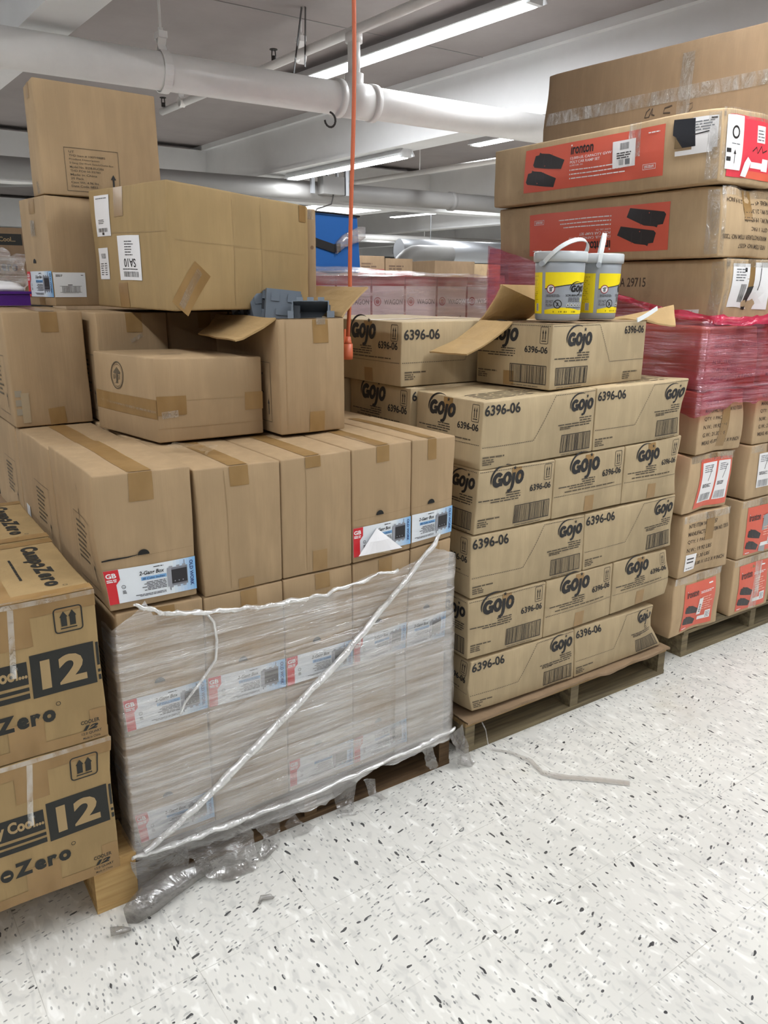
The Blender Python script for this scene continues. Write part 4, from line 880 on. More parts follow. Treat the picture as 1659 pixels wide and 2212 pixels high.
# opened carton with grey boxes in it
c = Carton(gbw(cuboid(.580, .241, 1.074, .212, .427, .319)), .005, .002, 94, .005); w, h = c.w, c.h; OC = c
o = c.build('cardboard_box', M['card'], [('L', gang_side(c.d, h)), ('F', seg(.1 * w, .01, .1 * w, h - .01, .0012, lin((160, 132, 94)), 0))], [([('F', .62 * w, h - .068), ('F', .62 * w, h - .004)], .05), ([('F', .55 * w, .002), ('F', .55 * w, .06)], .05)], open_top=True)
c.tape([('F', .62 * w, h - .018), ('F', .62 * w, h + .001)], .03, 'clear', 'tape_end', .004)
tag(o, 'open cardboard carton holding grey electrical boxes, one flap hanging and one raised', 'box')
A = lambda x, y, z=0: c.at(x, y, h + z)
flap([A(0, c.d - .02), A(0, .012), Vector((-.642, .258, 1.335)), Vector((-.642, .523, 1.34))], o, .006, 6)
flap([A(w, .01), A(w, c.d), Vector((-.215, .61, 1.475)), Vector((-.215, .268, 1.474))], o, -.004, 7)
def gang_box(p, rx, ry, rz, label, s=1.0):
    """two-gang wall box: five-sided shell, side cams, screw bosses and face ears"""
    R = Matrix.Rotation(rz, 4, 'Z') @ Matrix.Rotation(ry, 4, 'Y') @ Matrix.Rotation(rx, 4, 'X'); T = lambda v: Vector(p) + R @ (Vector(v) * s)
    t = root('electrical_box', p); W_, D_, H_ = .052, .05, .044; th = .003
    mb = MB(); o_ = [(-W_, -H_), (W_, -H_), (W_, H_), (-W_, H_)]
    out_ = [(x, -D_, z) for x, z in o_] + [(x * .94, D_, z * .94) for x, z in o_]; inn = [(x * .94, -D_, z * .93) for x, z in o_] + [(x * .88, D_ - th, z * .87) for x, z in o_]
    mb.add([T(v) for v in out_ + inn], [(0, 1, 5, 4), (1, 2, 6, 5), (2, 3, 7, 6), (3, 0, 4, 7), (4, 5, 6, 7)][::1] + [(i, 8 + i, 8 + (i + 1) % 4, (i + 1) % 4) for i in range(4)] + [(8 + i, 12 + i, 12 + (i + 1) % 4, 8 + (i + 1) % 4) for i in range(4)] + [(15, 14, 13, 12)])
    sh_ = mb; mb = MB()
    for sx in (-1, 1):
        for z in (-.026, .026): mb.box((sx * W_ - .004, -.03, z - .011), (sx * W_ + .004, .022, z + .011))
        mb.box((sx * W_ - .006, -D_ - .001, -.014), (sx * W_ + .012 * sx + .003, -D_ + .006, .014)) if sx > 0 else mb.box((-W_ - .012, -D_ - .001, -.014), (-W_ + .004, -D_ + .006, .014))
    for x in (-.03, .0, .03): mb.box((x - .009, -D_ - .001, H_ - .002), (x + .009, -D_ + .012, H_ + .009)); mb.box((x - .009, -D_ - .001, -H_ - .009), (x + .009, -D_ + .012, -H_ + .002))
    mb.box((-.02, D_ - .004, -.03), (.02, D_ + .004, -.012)); mb.box((-.035, D_ - .002, .008), (-.012, D_ + .003, .03)); mb.box((.012, D_ - .002, .008), (.035, D_ + .003, .03))
    sh_.add([T(v) for v in mb.v], mb.f, 0)
    mb = MB(); mb.box((-W_ + .006, -D_ + .002, -H_ + .006), (W_ - .006, -D_ + .003, H_ - .006)); 
    for sx in (-1, 1): mb.box((sx * W_ - .0048, -.022, -.013), (sx * W_ + .0048, .014, .013))
    mb.v = [tuple(T(v)) for v in mb.v]; mb.f = mb.f[6:]; sh_.add(mb.v, mb.f, 1); sh_.put('shell', ['grey_pl', 'grey_in'], t)
    return tag(t, label, 'electrical box', 'grey two-gang wall boxes')
P = lambda x, y, z: c.at(x, y, h + z)
gang_box(P(.098, .165, .026), .12, -.10, radians(160), 'largest grey wall box leaning up out of the open carton')
gang_box(P(.062, .215, .016), .3, .1, radians(172), 'grey wall box just behind the largest one in the open carton', .9)
gang_box(P(.058, .275, .004), .35, .05, radians(180), 'furthest grey wall box, at the left of the open carton', .85)
gang_box(P(.152, .085, -.012), -.30, 0, radians(-30), 'grey wall box lying with its dark open face towards the aisle')
# packed layer below carries them
gang_box(P(.106, .10, -.10), pi / 2, 0, pi / 2, 'grey wall box lying flat deeper in the open carton'); gang_box(P(.106, .24, -.10), pi / 2, 0, pi / 2, 'grey wall box lying flat deeper in the open carton')

# big carton with shipping labels
cr = [(-.776, .341), (-.301, .463), (-.801, .98), (-.326, 1.102)]
c = Carton([(*p, 1.411) for p in cr] + [(*p, z) for p, z in zip(cr, (1.7346, 1.706, 1.764, 1.745))], .006, .004, 95, .006); w, h = c.w, c.h
CRS = lin((150, 124, 84)); 
o = c.build('cardboard_box', M['card_c'], [('F', seg(.42 * w, .01, .42 * w, h - .02, .0016, CRS, 0) + seg(.62 * w, .01, .62 * w, h - .02, .0012, CRS, 0) + seg(.02, .56 * h, w - .02, .53 * h, .001, CRS, 0)), ('L', seg(.05, .63 * h, c.d - .01, .62 * h, .002, CRS, 0))],
            [([('L', .44 * c.d, h - .075), ('L', .44 * c.d, h - .002)], .075), ([('L', .42 * c.d, .003), ('L', .42 * c.d, .066)], .075), ([('F', .04 * w, .005), ('F', .2 * w, .105)], .06), ([('F', .95 * w, h - .05), ('F', .95 * w, h - .002)], .028)])
c.tape([('F', .05 * w, .01), ('F', .18 * w, .10)], .02, 'clear', 'tape_shine', .003)  # clear strip stands in for the highlight on the diagonal tape
def parcel_label(w_, h_, sd, name=None, flip=False):
    g = rect(0, 0, w_, h_, WHT, 0); r = sd
    if name: g += text(name, w_ * .22, h_ * .26, w_ * .52, h_ * .12, INK, .012, 0, 1) + barcode(w_ * .1, h_ * .06, w_ * .88, h_ * .16, 0, seed=sd, digits=False) + words(w_ * .1, h_ * .19, w_ * .9, h_ * .22, 1, DGR, sd, .6) + words(w_ * .1, h_ * .5, w_ * .6, h_ * .92, 7, DGR, sd + 1, .4)
    else: g += barcode(w_ * .15, h_ * .1, w_ * .8, h_ * .2, 0, seed=sd, digits=False) + rect(w_ * .4, h_ * .03, w_ * .55, h_ * .09, INK, 1) + words(w_ * .2, h_ * .3, w_ * .6, h_ * .42, 3, DGR, sd, .4) + words(w_ * .1, h_ * .9, w_ * .9, h_ * .95, 1, GRY, sd, .5)
    if flip: g = place(g, 1, None, w_, h_, pi)
    return g
c.sticker('L', place(parcel_label(.145, .105, 3), 1, None, .09 * c.d, .605 * h), 'shipping_label')
c.sticker('L', place(rect(0, 0, .105, .083, WHT, 0) + barcode(.03, .055, .08, .068, 0, seed=5, digits=False) + words(.015, .01, .05, .045, 6, DGR, 4, .4) + words(.06, .01, .09, .045, 6, DGR, 6, .4), 1, None, .075 * c.d, .24 * h), 'shipping_label')
c.sticker('L', place(parcel_label(.18, .113, 8, 'SA10', False), 1, None, .40 * c.d, .235 * h) if False else place(place(rect(0, 0, .18, .113, WHT, 0) + place(text('SA10', 0, 0, .095, .022, INK, .012), 1, None, .14, .055, pi) + barcode(.035, .008, .155, .022, 0, seed=8, digits=False) + words(.03, .026, .16, .03, 1, DGR, 3, .6) + words(.06, .062, .13, .102, 6, DGR, 9, .35), 1), 1, None, .40 * c.d, .235 * h), 'shipping_label')
tag(o, 'big cardboard carton with white shipping labels overhanging the middle of the stack', 'box')
c = Carton(cuboid(-.296, .485, 1.411, .034, .40, .29), .002, .002, 96); o = c.build('cardboard_box', M['card'], [('F', disc(.5 * c.w, .62 * c.h, .006, None, lin((120, 90, 60))))], [([('F', .3 * c.w, c.h - .03), ('F', .3 * c.w, c.h - .002)], .03, 'clear')]); tag(o, 'slim cardboard carton showing as a strip behind the big labelled one', 'box')
# box-label carton and the tall slim one on it
lc = [(-.919, 1.053), (-.50, 1.110), (-.952, 1.289), (-.533, 1.346)]
c = Carton([(*p, 1.4105) for p in lc] + [(*p, 1.7495) for p in lc], .003, .002, 97); w, h = c.w, c.h
o = c.build('cardboard_box', M['card'], [('L', hole(.42 * c.d, .40 * h, .014))], [([('L', .52 * c.d, h - .05), ('L', .52 * c.d, h - .002)], .05), ([('L', .55 * c.d, .002), ('L', .55 * c.d, .03)], .05)])
c.tape([('L', .52 * c.d, h - .12), ('L', .52 * c.d, h - .07)], .04, 'clear', 'tape_end', .004)
c.sticker('L', place(gang_label(), (c.d - .012) / .205, 1, .011, .028))
g = rect(0, 0, .105, .078, lin((232, 234, 236)), 0) + barcode(.025, .016, .085, .034, 0, seed=4, digits=True) + seg(.018, .035, .09, .035, .0008) + seg(.018, .0155, .09, .0155, .0008) + words(.008, .064, .035, .072, 2, DGR, 5, .5) + words(.09, .068, .1, .072, 1, DGR, 5, .5) + words(.045, .037, .065, .041, 1, DGR, 5, .6)
c.sticker('F', place(g, 1, None, .001, .028)); tag(o, 'carton with a two-gang label and white bar code label, under the tall one at left', 'box')
c = Carton([(-.917, 1.054, 1.7515), (-.535, 1.060, 1.7515), (-.925, 1.176, 1.7515), (-.543, 1.182, 1.7515), (-.919, 1.054, 2.083), (-.537, 1.060, 2.077), (-.927, 1.152, 2.071), (-.545, 1.158, 2.071)], .004, .002, 98); w, h = c.w, c.h
g = frame(.19 * w, .045 * h, .63 * w, .43 * h, .0014, GINK)
for k, (s_, x1) in enumerate((('UT', .27), ('THD Item # 1007198882', .52), ('Product Description', .47), ('2 Gang Old Work Switch/Outlet Box', .585), ('Model No. B238-RUOR6', .5), ('THD PO# 00-93780', .47), ('Made in China', .44), ('20 Pack', .33), ('Case Wt. 4.96 lbs', .45), ('Date Code 0823', .44))): g += text(s_, .225 * w, (.385 - .034 * k) * h, (x1 - .225) * w, .02 * h, GINK, .006)
g += poly([(.555 * w, .17 * h), (.60 * w, .17 * h), (.5775 * w, .215 * h)], INK) + rect(.570 * w, .08 * h, .585 * w, .172 * h, INK, 1)
o = c.build('cardboard_box', M['card'], [('F', g)], [([('L', .5 * c.d, h - .045), ('L', .5 * c.d, h - .002)], .028), ([('L', .6 * c.d, .005), ('L', .6 * c.d, .04)], .025, 'clear')]); tag(o, 'tall cardboard carton on top at left with a boxed text panel and up arrow', 'box')
# purple bin with paper
mb = MB(); mb.box((-1.27, 1.09, 1.412), (-.985, 1.3, 1.452)); mb.box((-1.275, 1.085, 1.448), (-.98, 1.305, 1.456)); o = mb.put('bin', 'purple'); tag(o, 'purple bin at the left edge in front of the cooler cartons', 'bin')
mb = MB(); mb.slab([(-1.26, 1.1, 1.465), (-1.0, 1.09, 1.462), (-1.02, 1.29, 1.475), (-1.26, 1.29, 1.485)], .012, 12, 8, .012, 0, .02, 5); tag(mb.put('packing_paper', 'white', smooth=True), 'crumpled white paper lying in the purple bin', 'paper')

def crinkle(mb, amp):
    """lengthways subdivision and creasing of a film rope"""
    n = 8 if len(mb.v) % 8 == 0 and len(mb.v) % 10 else 10; rings = [mb.v[i:i + n] for i in range(0, len(mb.v), n)]; out = []
    for a, b in zip(rings, rings[1:]):
        for k in range(10): out.append([tuple(Vector(p).lerp(Vector(q), k / 10)) for p, q in zip(a, b)])
    out.append(rings[-1]); mb.v = []; mb.f = []
    for i, r_ in enumerate(out):
        for p in r_: q = Vector(p); mb.v.append(tuple(q + Vector(noise.noise_vector(q * 30)) * amp + Vector(noise.noise_vector(q * 75)) * amp * .5))
    mb.f = [(i * n + k, i * n + (k + 1) % n, (i + 1) * n + (k + 1) % n, (i + 1) * n + k) for i in range(len(out) - 1) for k in range(n)]; mb.m = [0] * len(mb.f)
# ------------------------------------------------------------------ stretch film round the electrical-box pallet
def sheet(path, ztop, zbot, name, m, parent=None, nz=36, amp=.004, freq=9, seed=0, flare=0):
    """film hung round a plan path; ztop/zbot are functions of the running position 0..1"""
    n = len(path); V = []; F = []; L = [0]
    for p, q in zip(path, path[1:]): L.append(L[-1] + math.dist(p[0], q[0]))
    for i, (p, nrm) in enumerate(path):
        t = L[i] / L[-1]; zt, zb = ztop(p), zbot(p)
        for j in range(nz + 1):
            z = zb + (zt - zb) * j / nz; k = noise.noise(Vector((L[i] * freq * .35, z * freq * 2.2 + L[i] * 2, seed))) + .5 * noise.noise(Vector((L[i] * freq, z * freq * 4, seed + 4)))
            e = amp * k + flare * max(0, (.12 - z)); V.append((p[0] + nrm[0] * e, p[1] + nrm[1] * e, z + .3 * amp * k))
    F = [(i * (nz + 1) + j, (i + 1) * (nz + 1) + j, (i + 1) * (nz + 1) + j + 1, i * (nz + 1) + j + 1) for i in range(n - 1) for j in range(nz)]
    return put(name, V, F, m, parent, smooth=True)
def path2d(pts, step=.02):
    out = []
    for (a, b) in zip(pts, pts[1:]):
        n = max(1, round(math.dist(a, b) / step)); d = ((b[0] - a[0]) / math.dist(a, b), (b[1] - a[1]) / math.dist(a, b)); nr = (d[1], -d[0])
        for i in range(n): out.append(((a[0] + (b[0] - a[0]) * i / n, a[1] + (b[1] - a[1]) * i / n), nr))
    out.append((pts[-1], nr)); return out
def interp(tab):
    def f(x):
        if x <= tab[0][0]: return tab[0][1]
        for (a, u), (b, v) in zip(tab, tab[1:]):
            if x <= b: return u + (v - u) * (x - a) / (b - a)
        return tab[-1][1]
    return f
tp_ = interp([(0, .72), (.07, .765), (.083, .783), (.10, .738), (.18, .729), (.236, .711), (.371, .695), (.424, .698), (.533, .686), (.605, .689), (.71, .714), (.80, .708), (.854, .719), (.937, .748), (.965, .735), (1.02, .715)])
bt_ = interp([(0, .108), (.1, .085), (.223, .07), (.401, .058), (.55, .05), (.65, .075), (.744, .10), (.80, .085), (.938, .092), (1.02, .09)])
lpath = path2d([(.004, .07), (.006, -.008), (.02, -.014), (.5, -.013), (1.0, -.013), (1.022, -.002), (1.028, .95)], .016)
loc = lambda p: turn([(p[0], p[1], 0)], GBO, -1.06)[0][0] - GBO[0]
wp = [(gbw([(p[0], p[1], 0)])[0][:2], nrm) for p, nrm in lpath]
rag = lambda p: .006 * noise.noise(Vector((p[0] * 40, p[1] * 40, 2)))
wrap = sheet(wp, lambda p: tp_(loc(p)) + rag(p), lambda p: bt_(loc(p)) + 1.6 * rag(p), 'stretch_film', 'wrap', None, 44, .0035, 9, 1, .12)
tag(wrap, 'clear stretch film wound round the two lower carton layers, ragged at its edges', 'stretch film')
wp2 = [(gbw([(p[0], p[1] - .006, 0)])[0][:2], nrm) for p, nrm in lpath if p[1] < .5]
sheet(wp2, lambda p: .40 + .12 * loc(p) + .03 * noise.noise(Vector((p[0] * 6, 1, 2))), lambda p: bt_(loc(p)) + .01, 'lower_turn', 'wrap_thin', wrap, 34, .004, 8, 15, .1)
wp3 = [(gbw([(p[0], p[1] - .010, 0)])[0][:2], nrm) for p, nrm in lpath if p[1] < .3 and p[0] > .78]
sheet(wp3, lambda p: .46 + .02 * noise.noise(Vector((p[0] * 9, p[1] * 9, 2))), lambda p: bt_(loc(p)) + .01, 'end_turn', 'wrap_thin', wrap, 30, .005, 8, 19, .1)
gp_ = lambda u, z, v=-.02: gbw([(u, v, z)])[0]
mb = MB(); mb.tube([gp_(.945, .79, -.014), gp_(.93, .765), gp_(.80, .655, -.022), gp_(.60, .49, -.024), gp_(.36, .33, -.026), gp_(.18, .21, -.028), gp_(.03, .13, -.022)], [.004, .007, .008, .010, .011, .010, .007], 10); crinkle(mb, .004); mb.put('twisted_band', 'rope', wrap, smooth=True)
mb = MB(); mb.tube([gp_(.225, .72), gp_(.245, .69), gp_(.25, .64), gp_(.244, .59), gp_(.21, .55), gp_(.16, .50), gp_(.145, .47)], .0035, 8); mb.put('film_cord', 'rope', wrap, smooth=True)
mb = MB(); mb.tube([gp_(.06, .775, -.016), gp_(.12, .745, -.022), (gp_(.2, .728, -.02)), gp_(.3, .708, -.02), gp_(.42, .70, -.02), gp_(.55, .690, -.02), gp_(.68, .704, -.02), gp_(.80, .712, -.02)], [.004, .006, .007, .005, .007, .005, .004, .003], 8); crinkle(mb, .008); mb.put('rolled_edge', 'rope', wrap, smooth=True)
mb = MB(); mb.tube([gp_(.0, .122, -.018), gp_(.12, .118, -.026), gp_(.3, .112, -.026), gp_(.5, .105, -.026), gp_(.72, .112, -.024), gp_(.9, .118, -.022), gp_(1.03, .125, -.014)], [.005, .008, .007, .005, .005, .006, .008], 8); crinkle(mb, .006); mb.put('rolled_edge', 'rope', wrap, smooth=True)
def crumple(pts, widths, name, parent, m='wrap_tail', seed=0, amp=.012, nw=12):
    """creased tail of film: centre line with a width vector at each point"""
    V = []; n = len(pts); sub = 6; N_ = (n - 1) * sub + 1
    for i in range(N_):
        k = min(i // sub, n - 2); f = (i - k * sub) / sub; p = Vector(pts[k]).lerp(Vector(pts[k + 1]), f); wv = Vector(widths[k]).lerp(Vector(widths[k + 1]), f)
        for j in range(nw + 1):
            s = j / nw - .5; q = p + wv * s; d = noise.noise_vector(q * 26 + Vector((seed * 5, 0, 0))) * amp + noise.noise_vector(q * 60 + Vector((seed * 5, 3, 0))) * amp * .5
            q = q + Vector(d); q.z = max(q.z, .003 + .002 * abs(s)); V.append(tuple(q))
    F = [(i * (nw + 1) + j, i * (nw + 1) + j + 1, (i + 1) * (nw + 1) + j + 1, (i + 1) * (nw + 1) + j) for i in range(N_ - 1) for j in range(nw)]
    return put(name, V, F, m, parent, smooth=True)
g3 = lambda u, v, z: Vector(gbw([(u, v, z)])[0])
for k, (pts, wd) in enumerate((
    ([g3(.06, -.02, .11), g3(.07, -.03, .06), g3(.05, -.045, .02)], [(.14, .0, .0), (.13, 0, 0), (.11, 0, 0)]),
    ([g3(.20, -.02, .10), g3(.23, -.04, .055), g3(.24, -.07, .012), g3(.25, -.10, .006)], [(.20, 0, 0), (.17, 0, -.01), (.13, 0, 0), (.08, 0, 0)]),
    ([g3(.36, -.02, .085), g3(.37, -.035, .04), g3(.345, -.06, .008), g3(.33, -.075, .006)], [(.07, 0, 0), (.05, 0, 0), (.06, 0, 0), (.03, 0, 0)]),
    ([g3(.43, -.02, .05), g3(.45, -.04, .02), g3(.48, -.045, .008)], [(.03, 0, .03), (.04, .0, .03), (.05, 0, .01)]),
    ([g3(.62, -.02, .085), g3(.61, -.03, .04), g3(.60, -.045, .008), g3(.64, -.055, .006)], [(.09, 0, 0), (.06, 0, 0), (.05, 0, 0), (.05, 0, 0)]),
    ([g3(.70, -.02, .07), g3(.705, -.035, .03), g3(.73, -.05, .008)], [(.05, 0, 0), (.02, 0, 0), (.02, 0, 0)]),
    ([g3(.92, -.02, .095), g3(.925, -.03, .05), g3(.935, -.03, .02)], [(.05, 0, 0), (.03, 0, 0), (.035, 0, 0)]),
    ([g3(1.04, -.012, .12), g3(1.045, -.03, .07), g3(1.05, -.05, .02), g3(1.07, -.06, .006)], [(.08, .02, 0), (.06, .02, 0), (.07, .02, 0), (.05, 0, 0)]))):
    crumple(pts, wd, 'film_tail', wrap, seed=k + 1, amp=.010)
# bundle of dirty film lying on the floor at the pallet corner
def bundle(pts, rads, name, label, seed, parent=None):
    mb = MB(); mb.tube(pts, rads, 16); 
    mb.v = [tuple(Vector(v) + Vector(noise.noise_vector(Vector(v) * 24 + Vector((seed, 0, 0)))) * .014 + Vector(noise.noise_vector(Vector(v) * 60 + Vector((seed, 0, 0)))) * .005) for v in mb.v]; mb.v = [(x, y, max(z, .003)) for x, y, z in mb.v]
    o = mb.put(name, 'wrap_tail', parent, smooth=True); return tag(o, label, 'film')
bundle([(-1.135, -.13, .028), (-1.09, -.10, .032), (-1.03, -.075, .03), (-.97, -.065, .024), (-.915, -.06, .02)], [.026, .036, .034, .03, .018], 'crumpled_film', 'bundle of dirty clear film lying on the floor at the wrapped pallet corner', 3)
bundle([(-1.19, -.135, .010), (-1.165, -.145, .014), (-1.15, -.14, .008)], [.007, .012, .006], 'film_scrap', 'small scrap of dirty film on the floor beside the film bundle', 8)
bundle([(-.86, -.235, .004), (-.845, -.225, .008), (-.83, -.232, .004), (-.825, -.245, .004)], [.004, .006, .006, .003], 'dirt_scrap', 'small brown scrap lying alone on the tile floor', 5)['category'] = 'scrap'
# clear strap trailing over the floor from the middle pallet
mb = MB(); mb.ribbon([(.05, -.012, .10), (.062, -.02, .07), (.066, -.03, .02), (.075, -.04, .004), (.112, -.083, .004), (.135, -.16, .005), (.12, -.225, .004), (.15, -.275, .005), (.173, -.292, .004), (.24, -.35, .004), (.305, -.417, .004)], [(.003, .003, .003)] * 3 + [(.006, .003, 0), (.012, .006, 0), (.016, .004, 0), (.018, .012, 0), (.02, .02, 0), (.016, .016, 0), (.018, .016, 0), (.018, .016, 0)], .002); tag(mb.put('plastic_strap', 'wrap'), 'clear plastic strap trailing across the floor from the middle pallet', 'strap')
# clear film scrap on the loose layer
crumple([g3(.255, .24, 1.084), g3(.30, .20, 1.084), g3(.33, .14, 1.085), g3(.30, .085, 1.083)], [(.03, .03, 0), (.04, .05, 0), (.05, .05, 0), (.03, .04, 0)], 'tape_scrap', None, 'clear', 4, .008)
tag(bpy.data.objects['tape_scrap'], 'crumpled shiny tape scrap on the loose layer in front of the small carton', 'tape')

# ------------------------------------------------------------------ cooler cartons at the left
CIK = lin((34, 34, 30)); KR = lin((164, 138, 97))
def campo(x, y, w, h, col=CIK):
    """wordmark: cap height h, squeezed to width w"""
    vs, fs, cw, ch = glyphs('C', .055); k = h / ch; parts = []; xx = 0
    for t in ('C', 'a', 'm', 'p', '*', 'Z', 'e', 'r', 'o'):
        if t == '*': parts.append((t, xx, 0, 0)); xx += .62; continue
        v, f, tw, th = glyphs(t, .055); parts.append((t, xx, tw, th)); xx += tw + .075
    sx = w / xx; o = []
    for t, px, tw, th in parts:
        if t == '*': o += disc(x + (px + .27) * sx, y + h * .37, .29 * sx, h * .40, col, 1) + rect(x + (px + .12) * sx, y + h * .31, x + (px + .42) * sx, y + h * .43, KR, 2); continue
        v, f, _, _ = glyphs(t, .055); dy = (th - glyphs('a', .055)[3]) * k if t == 'p' else 0
        o += [([(x + (px + a) * sx, y - dy + b * k) for a, b in v], f, col, 1)]
    return o + ring(x + w + h * .12, y + h * .95, h * .11, h * .11, h * .03, col, 1)
def campo_front(w, h):
    g = rect(.653 * w, .385 * h, .972 * w, .665 * h, CIK, 0) + text('12', .70 * w, .43 * h, .225 * w, .19 * h, KR, .04, 0, 1)
    g += rect(.0, .49 * h, .638 * w, .635 * h, CIK, 0) + text('Unexpectedly Cool...', -.02 * w + .04, .508 * h, .56 * w, .105 * h, KR, .04, 0, 1) + text('TM', .565 * w, .595 * h, .03 * w, .018 * h, GRY, 0, 0, 1)
    g += rect(0, .447 * h, .638 * w, .470 * h, CIK, 0) + rect(0, .395 * h, .638 * w, .43 * h, CIK, 0)
    g += rect(.982 * w, .50 * h, .996 * w, .655 * h, CIK, 0) + rect(.982 * w, .452 * h, .996 * w, .472 * h, CIK, 0) + rect(.982 * w, .40 * h, .996 * w, .435 * h, CIK, 0)
    g += campo(.09 * w, .205 * h, .665 * w, .112 * h) + arrows(.795 * w, .765 * h, .135 * w, .155 * h, CIK, True)
    g += text('COOLER', .862 * w, .122 * h, .096 * w, .026 * h, CIK, .02) + text('12', .87 * w, .078 * h, .08 * w, .034 * h, CIK, .06, .3) + text('12.0 QUART', .862 * w, .046 * h, .104 * w, .02 * h, CIK, .015) + text('Made in China', .868 * w, .018 * h, .09 * w, .016 * h, CIK, .005)
    return g
def campo_top(w, d):
    t = place(campo(0, 0, .315, .04), 1, None, w * .80, d - .055, -pi / 2); t = [([(x, y) for x, y in p], f, c, l) for p, f, c, l in t]
    return t + place(words(0, 0, .16, .008, 1, CIK, 3, .7, ragged=0), 1, None, w * .70, d - .14, -pi / 2) + place(text('Unexpectedly Cool...', 0, 0, .22, .02, CIK, .02), 1, None, w * .5, d - .1, -pi / 2)
CG = 'cooler cartons on the new pallet'
for k, (x, y, z, h, lab) in enumerate(((-1.562, -.075, .135, .352, 'lower front cooler carton with a black number 12 at the left edge'), (-1.558, -.072, .488, .357, 'upper front cooler carton with a black number 12 at the left edge'), (-1.562, .366, .135, .352, 'cooler carton low behind the front pair, in shade'), (-1.556, .368, .488, .357, 'cooler carton behind the upper front one, only its top showing'))):
    c = Carton(cuboid(x, y, z, .42, .432, h), .004, .0025, 110 + k, .005); w, d = c.w, c.d
    if k == 0: c.crush = [(w, 0, h, .05, (.008, 0, 0))]
    arts = [('F', campo_front(w, h))] if k < 2 else []
    if k in (1, 3): arts.append(('T', campo_top(w, d)))
    arts.append(('R', rect(.01, .50 * h, .3, .655 * h, CIK, 0) + rect(.01, .452 * h, .3, .472 * h, CIK, 0) + rect(.01, .40 * h, .3, .435 * h, CIK, 0)))
    tp = []
    if k < 2:
        tp = [([('F', .60 * w, h * .72), ('F', .60 * w, h - .001)], .068), ([('F', .60 * w, .002), ('F', .60 * w, h * .24)], .072), ([('F', .0, h - .018), ('F', w, h - .018)], .036), ([('F', 0, .014), ('F', w, .014)], .026), ([('F', w - .02, .02), ('F', w - .02, .075)], .036)]
    if k in (1, 3): tp += [([('T', .0, .022), ('T', w, .022)], .04), ([('T', .0, d - .02), ('T', w, d - .02)], .036), ([('T', .56 * w, .0), ('T', .56 * w, d)], .05)]
    o = c.build('cardboard_box', M['card_c'], arts, tp); tag(o, lab, 'box', CG)
    if k < 2:
        c.tape([('F', .0, h - .004), ('F', w, h - .004)], .011, 'clear', 'tape_shine', .003); c.tape([('F', .57 * w, h * .55), ('F', .60 * w, h - .01)], .012, 'clear', 'tape_shine', .003)  # clear strips put in for the highlights along the taped seams
    if k == 1: c.tape([('T', .0, .006), ('T', w, .006)], .010, 'clear', 'tape_shine', .003)  # added highlight strip along the front seam of the top
# a tower of the same cartons far back at the left
for k in range(4):
    z = .003 + .442 * k; c = Carton(cuboid(-1.06, 3.0, z, .43, .4, .441), .003, .002, 120 + k); w, h = c.w, c.h
    g = campo(.24 * w, .5 * h, .66 * w, .12 * h) + rect(.05 * w, .80 * h, .98 * w, .93 * h, CIK, 0) + text('Unexpectedly Cool...', .3 * w, .825 * h, .6 * w, .07 * h, KR, .02, 0, 1) + words(.3 * w, .36 * h, .8 * w, .40 * h, 1, CIK, 3, .6, ragged=0)
    o = c.build('cardboard_box', M['card_d'], [('F', g)], [([('F', .0, .02), ('F', w, .02)], .04)]); tag(o, ('cooler carton at the floor of the tower behind the label carton', 'second cooler carton of the tower behind the label carton', 'cooler carton seen behind the purple bin, film over it', 'top cooler carton of the tower far back at left')[k], 'box', 'cooler cartons of the far left tower')
crumple([Vector((-1.05, 2.97, 1.52)), Vector((-.9, 2.95, 1.50)), Vector((-.75, 2.96, 1.55)), Vector((-.64, 2.97, 1.52))], [(0, 0, .12), (0, 0, .16), (0, 0, .2), (0, 0, .24)], 'film_scrap', None, 'wrap', 9, .03)
tag(bpy.data.objects['film_scrap.001'] if 'film_scrap.001' in bpy.data.objects else bpy.data.objects['film_scrap'], 'loose clear film hanging over the far cooler cartons', 'film')

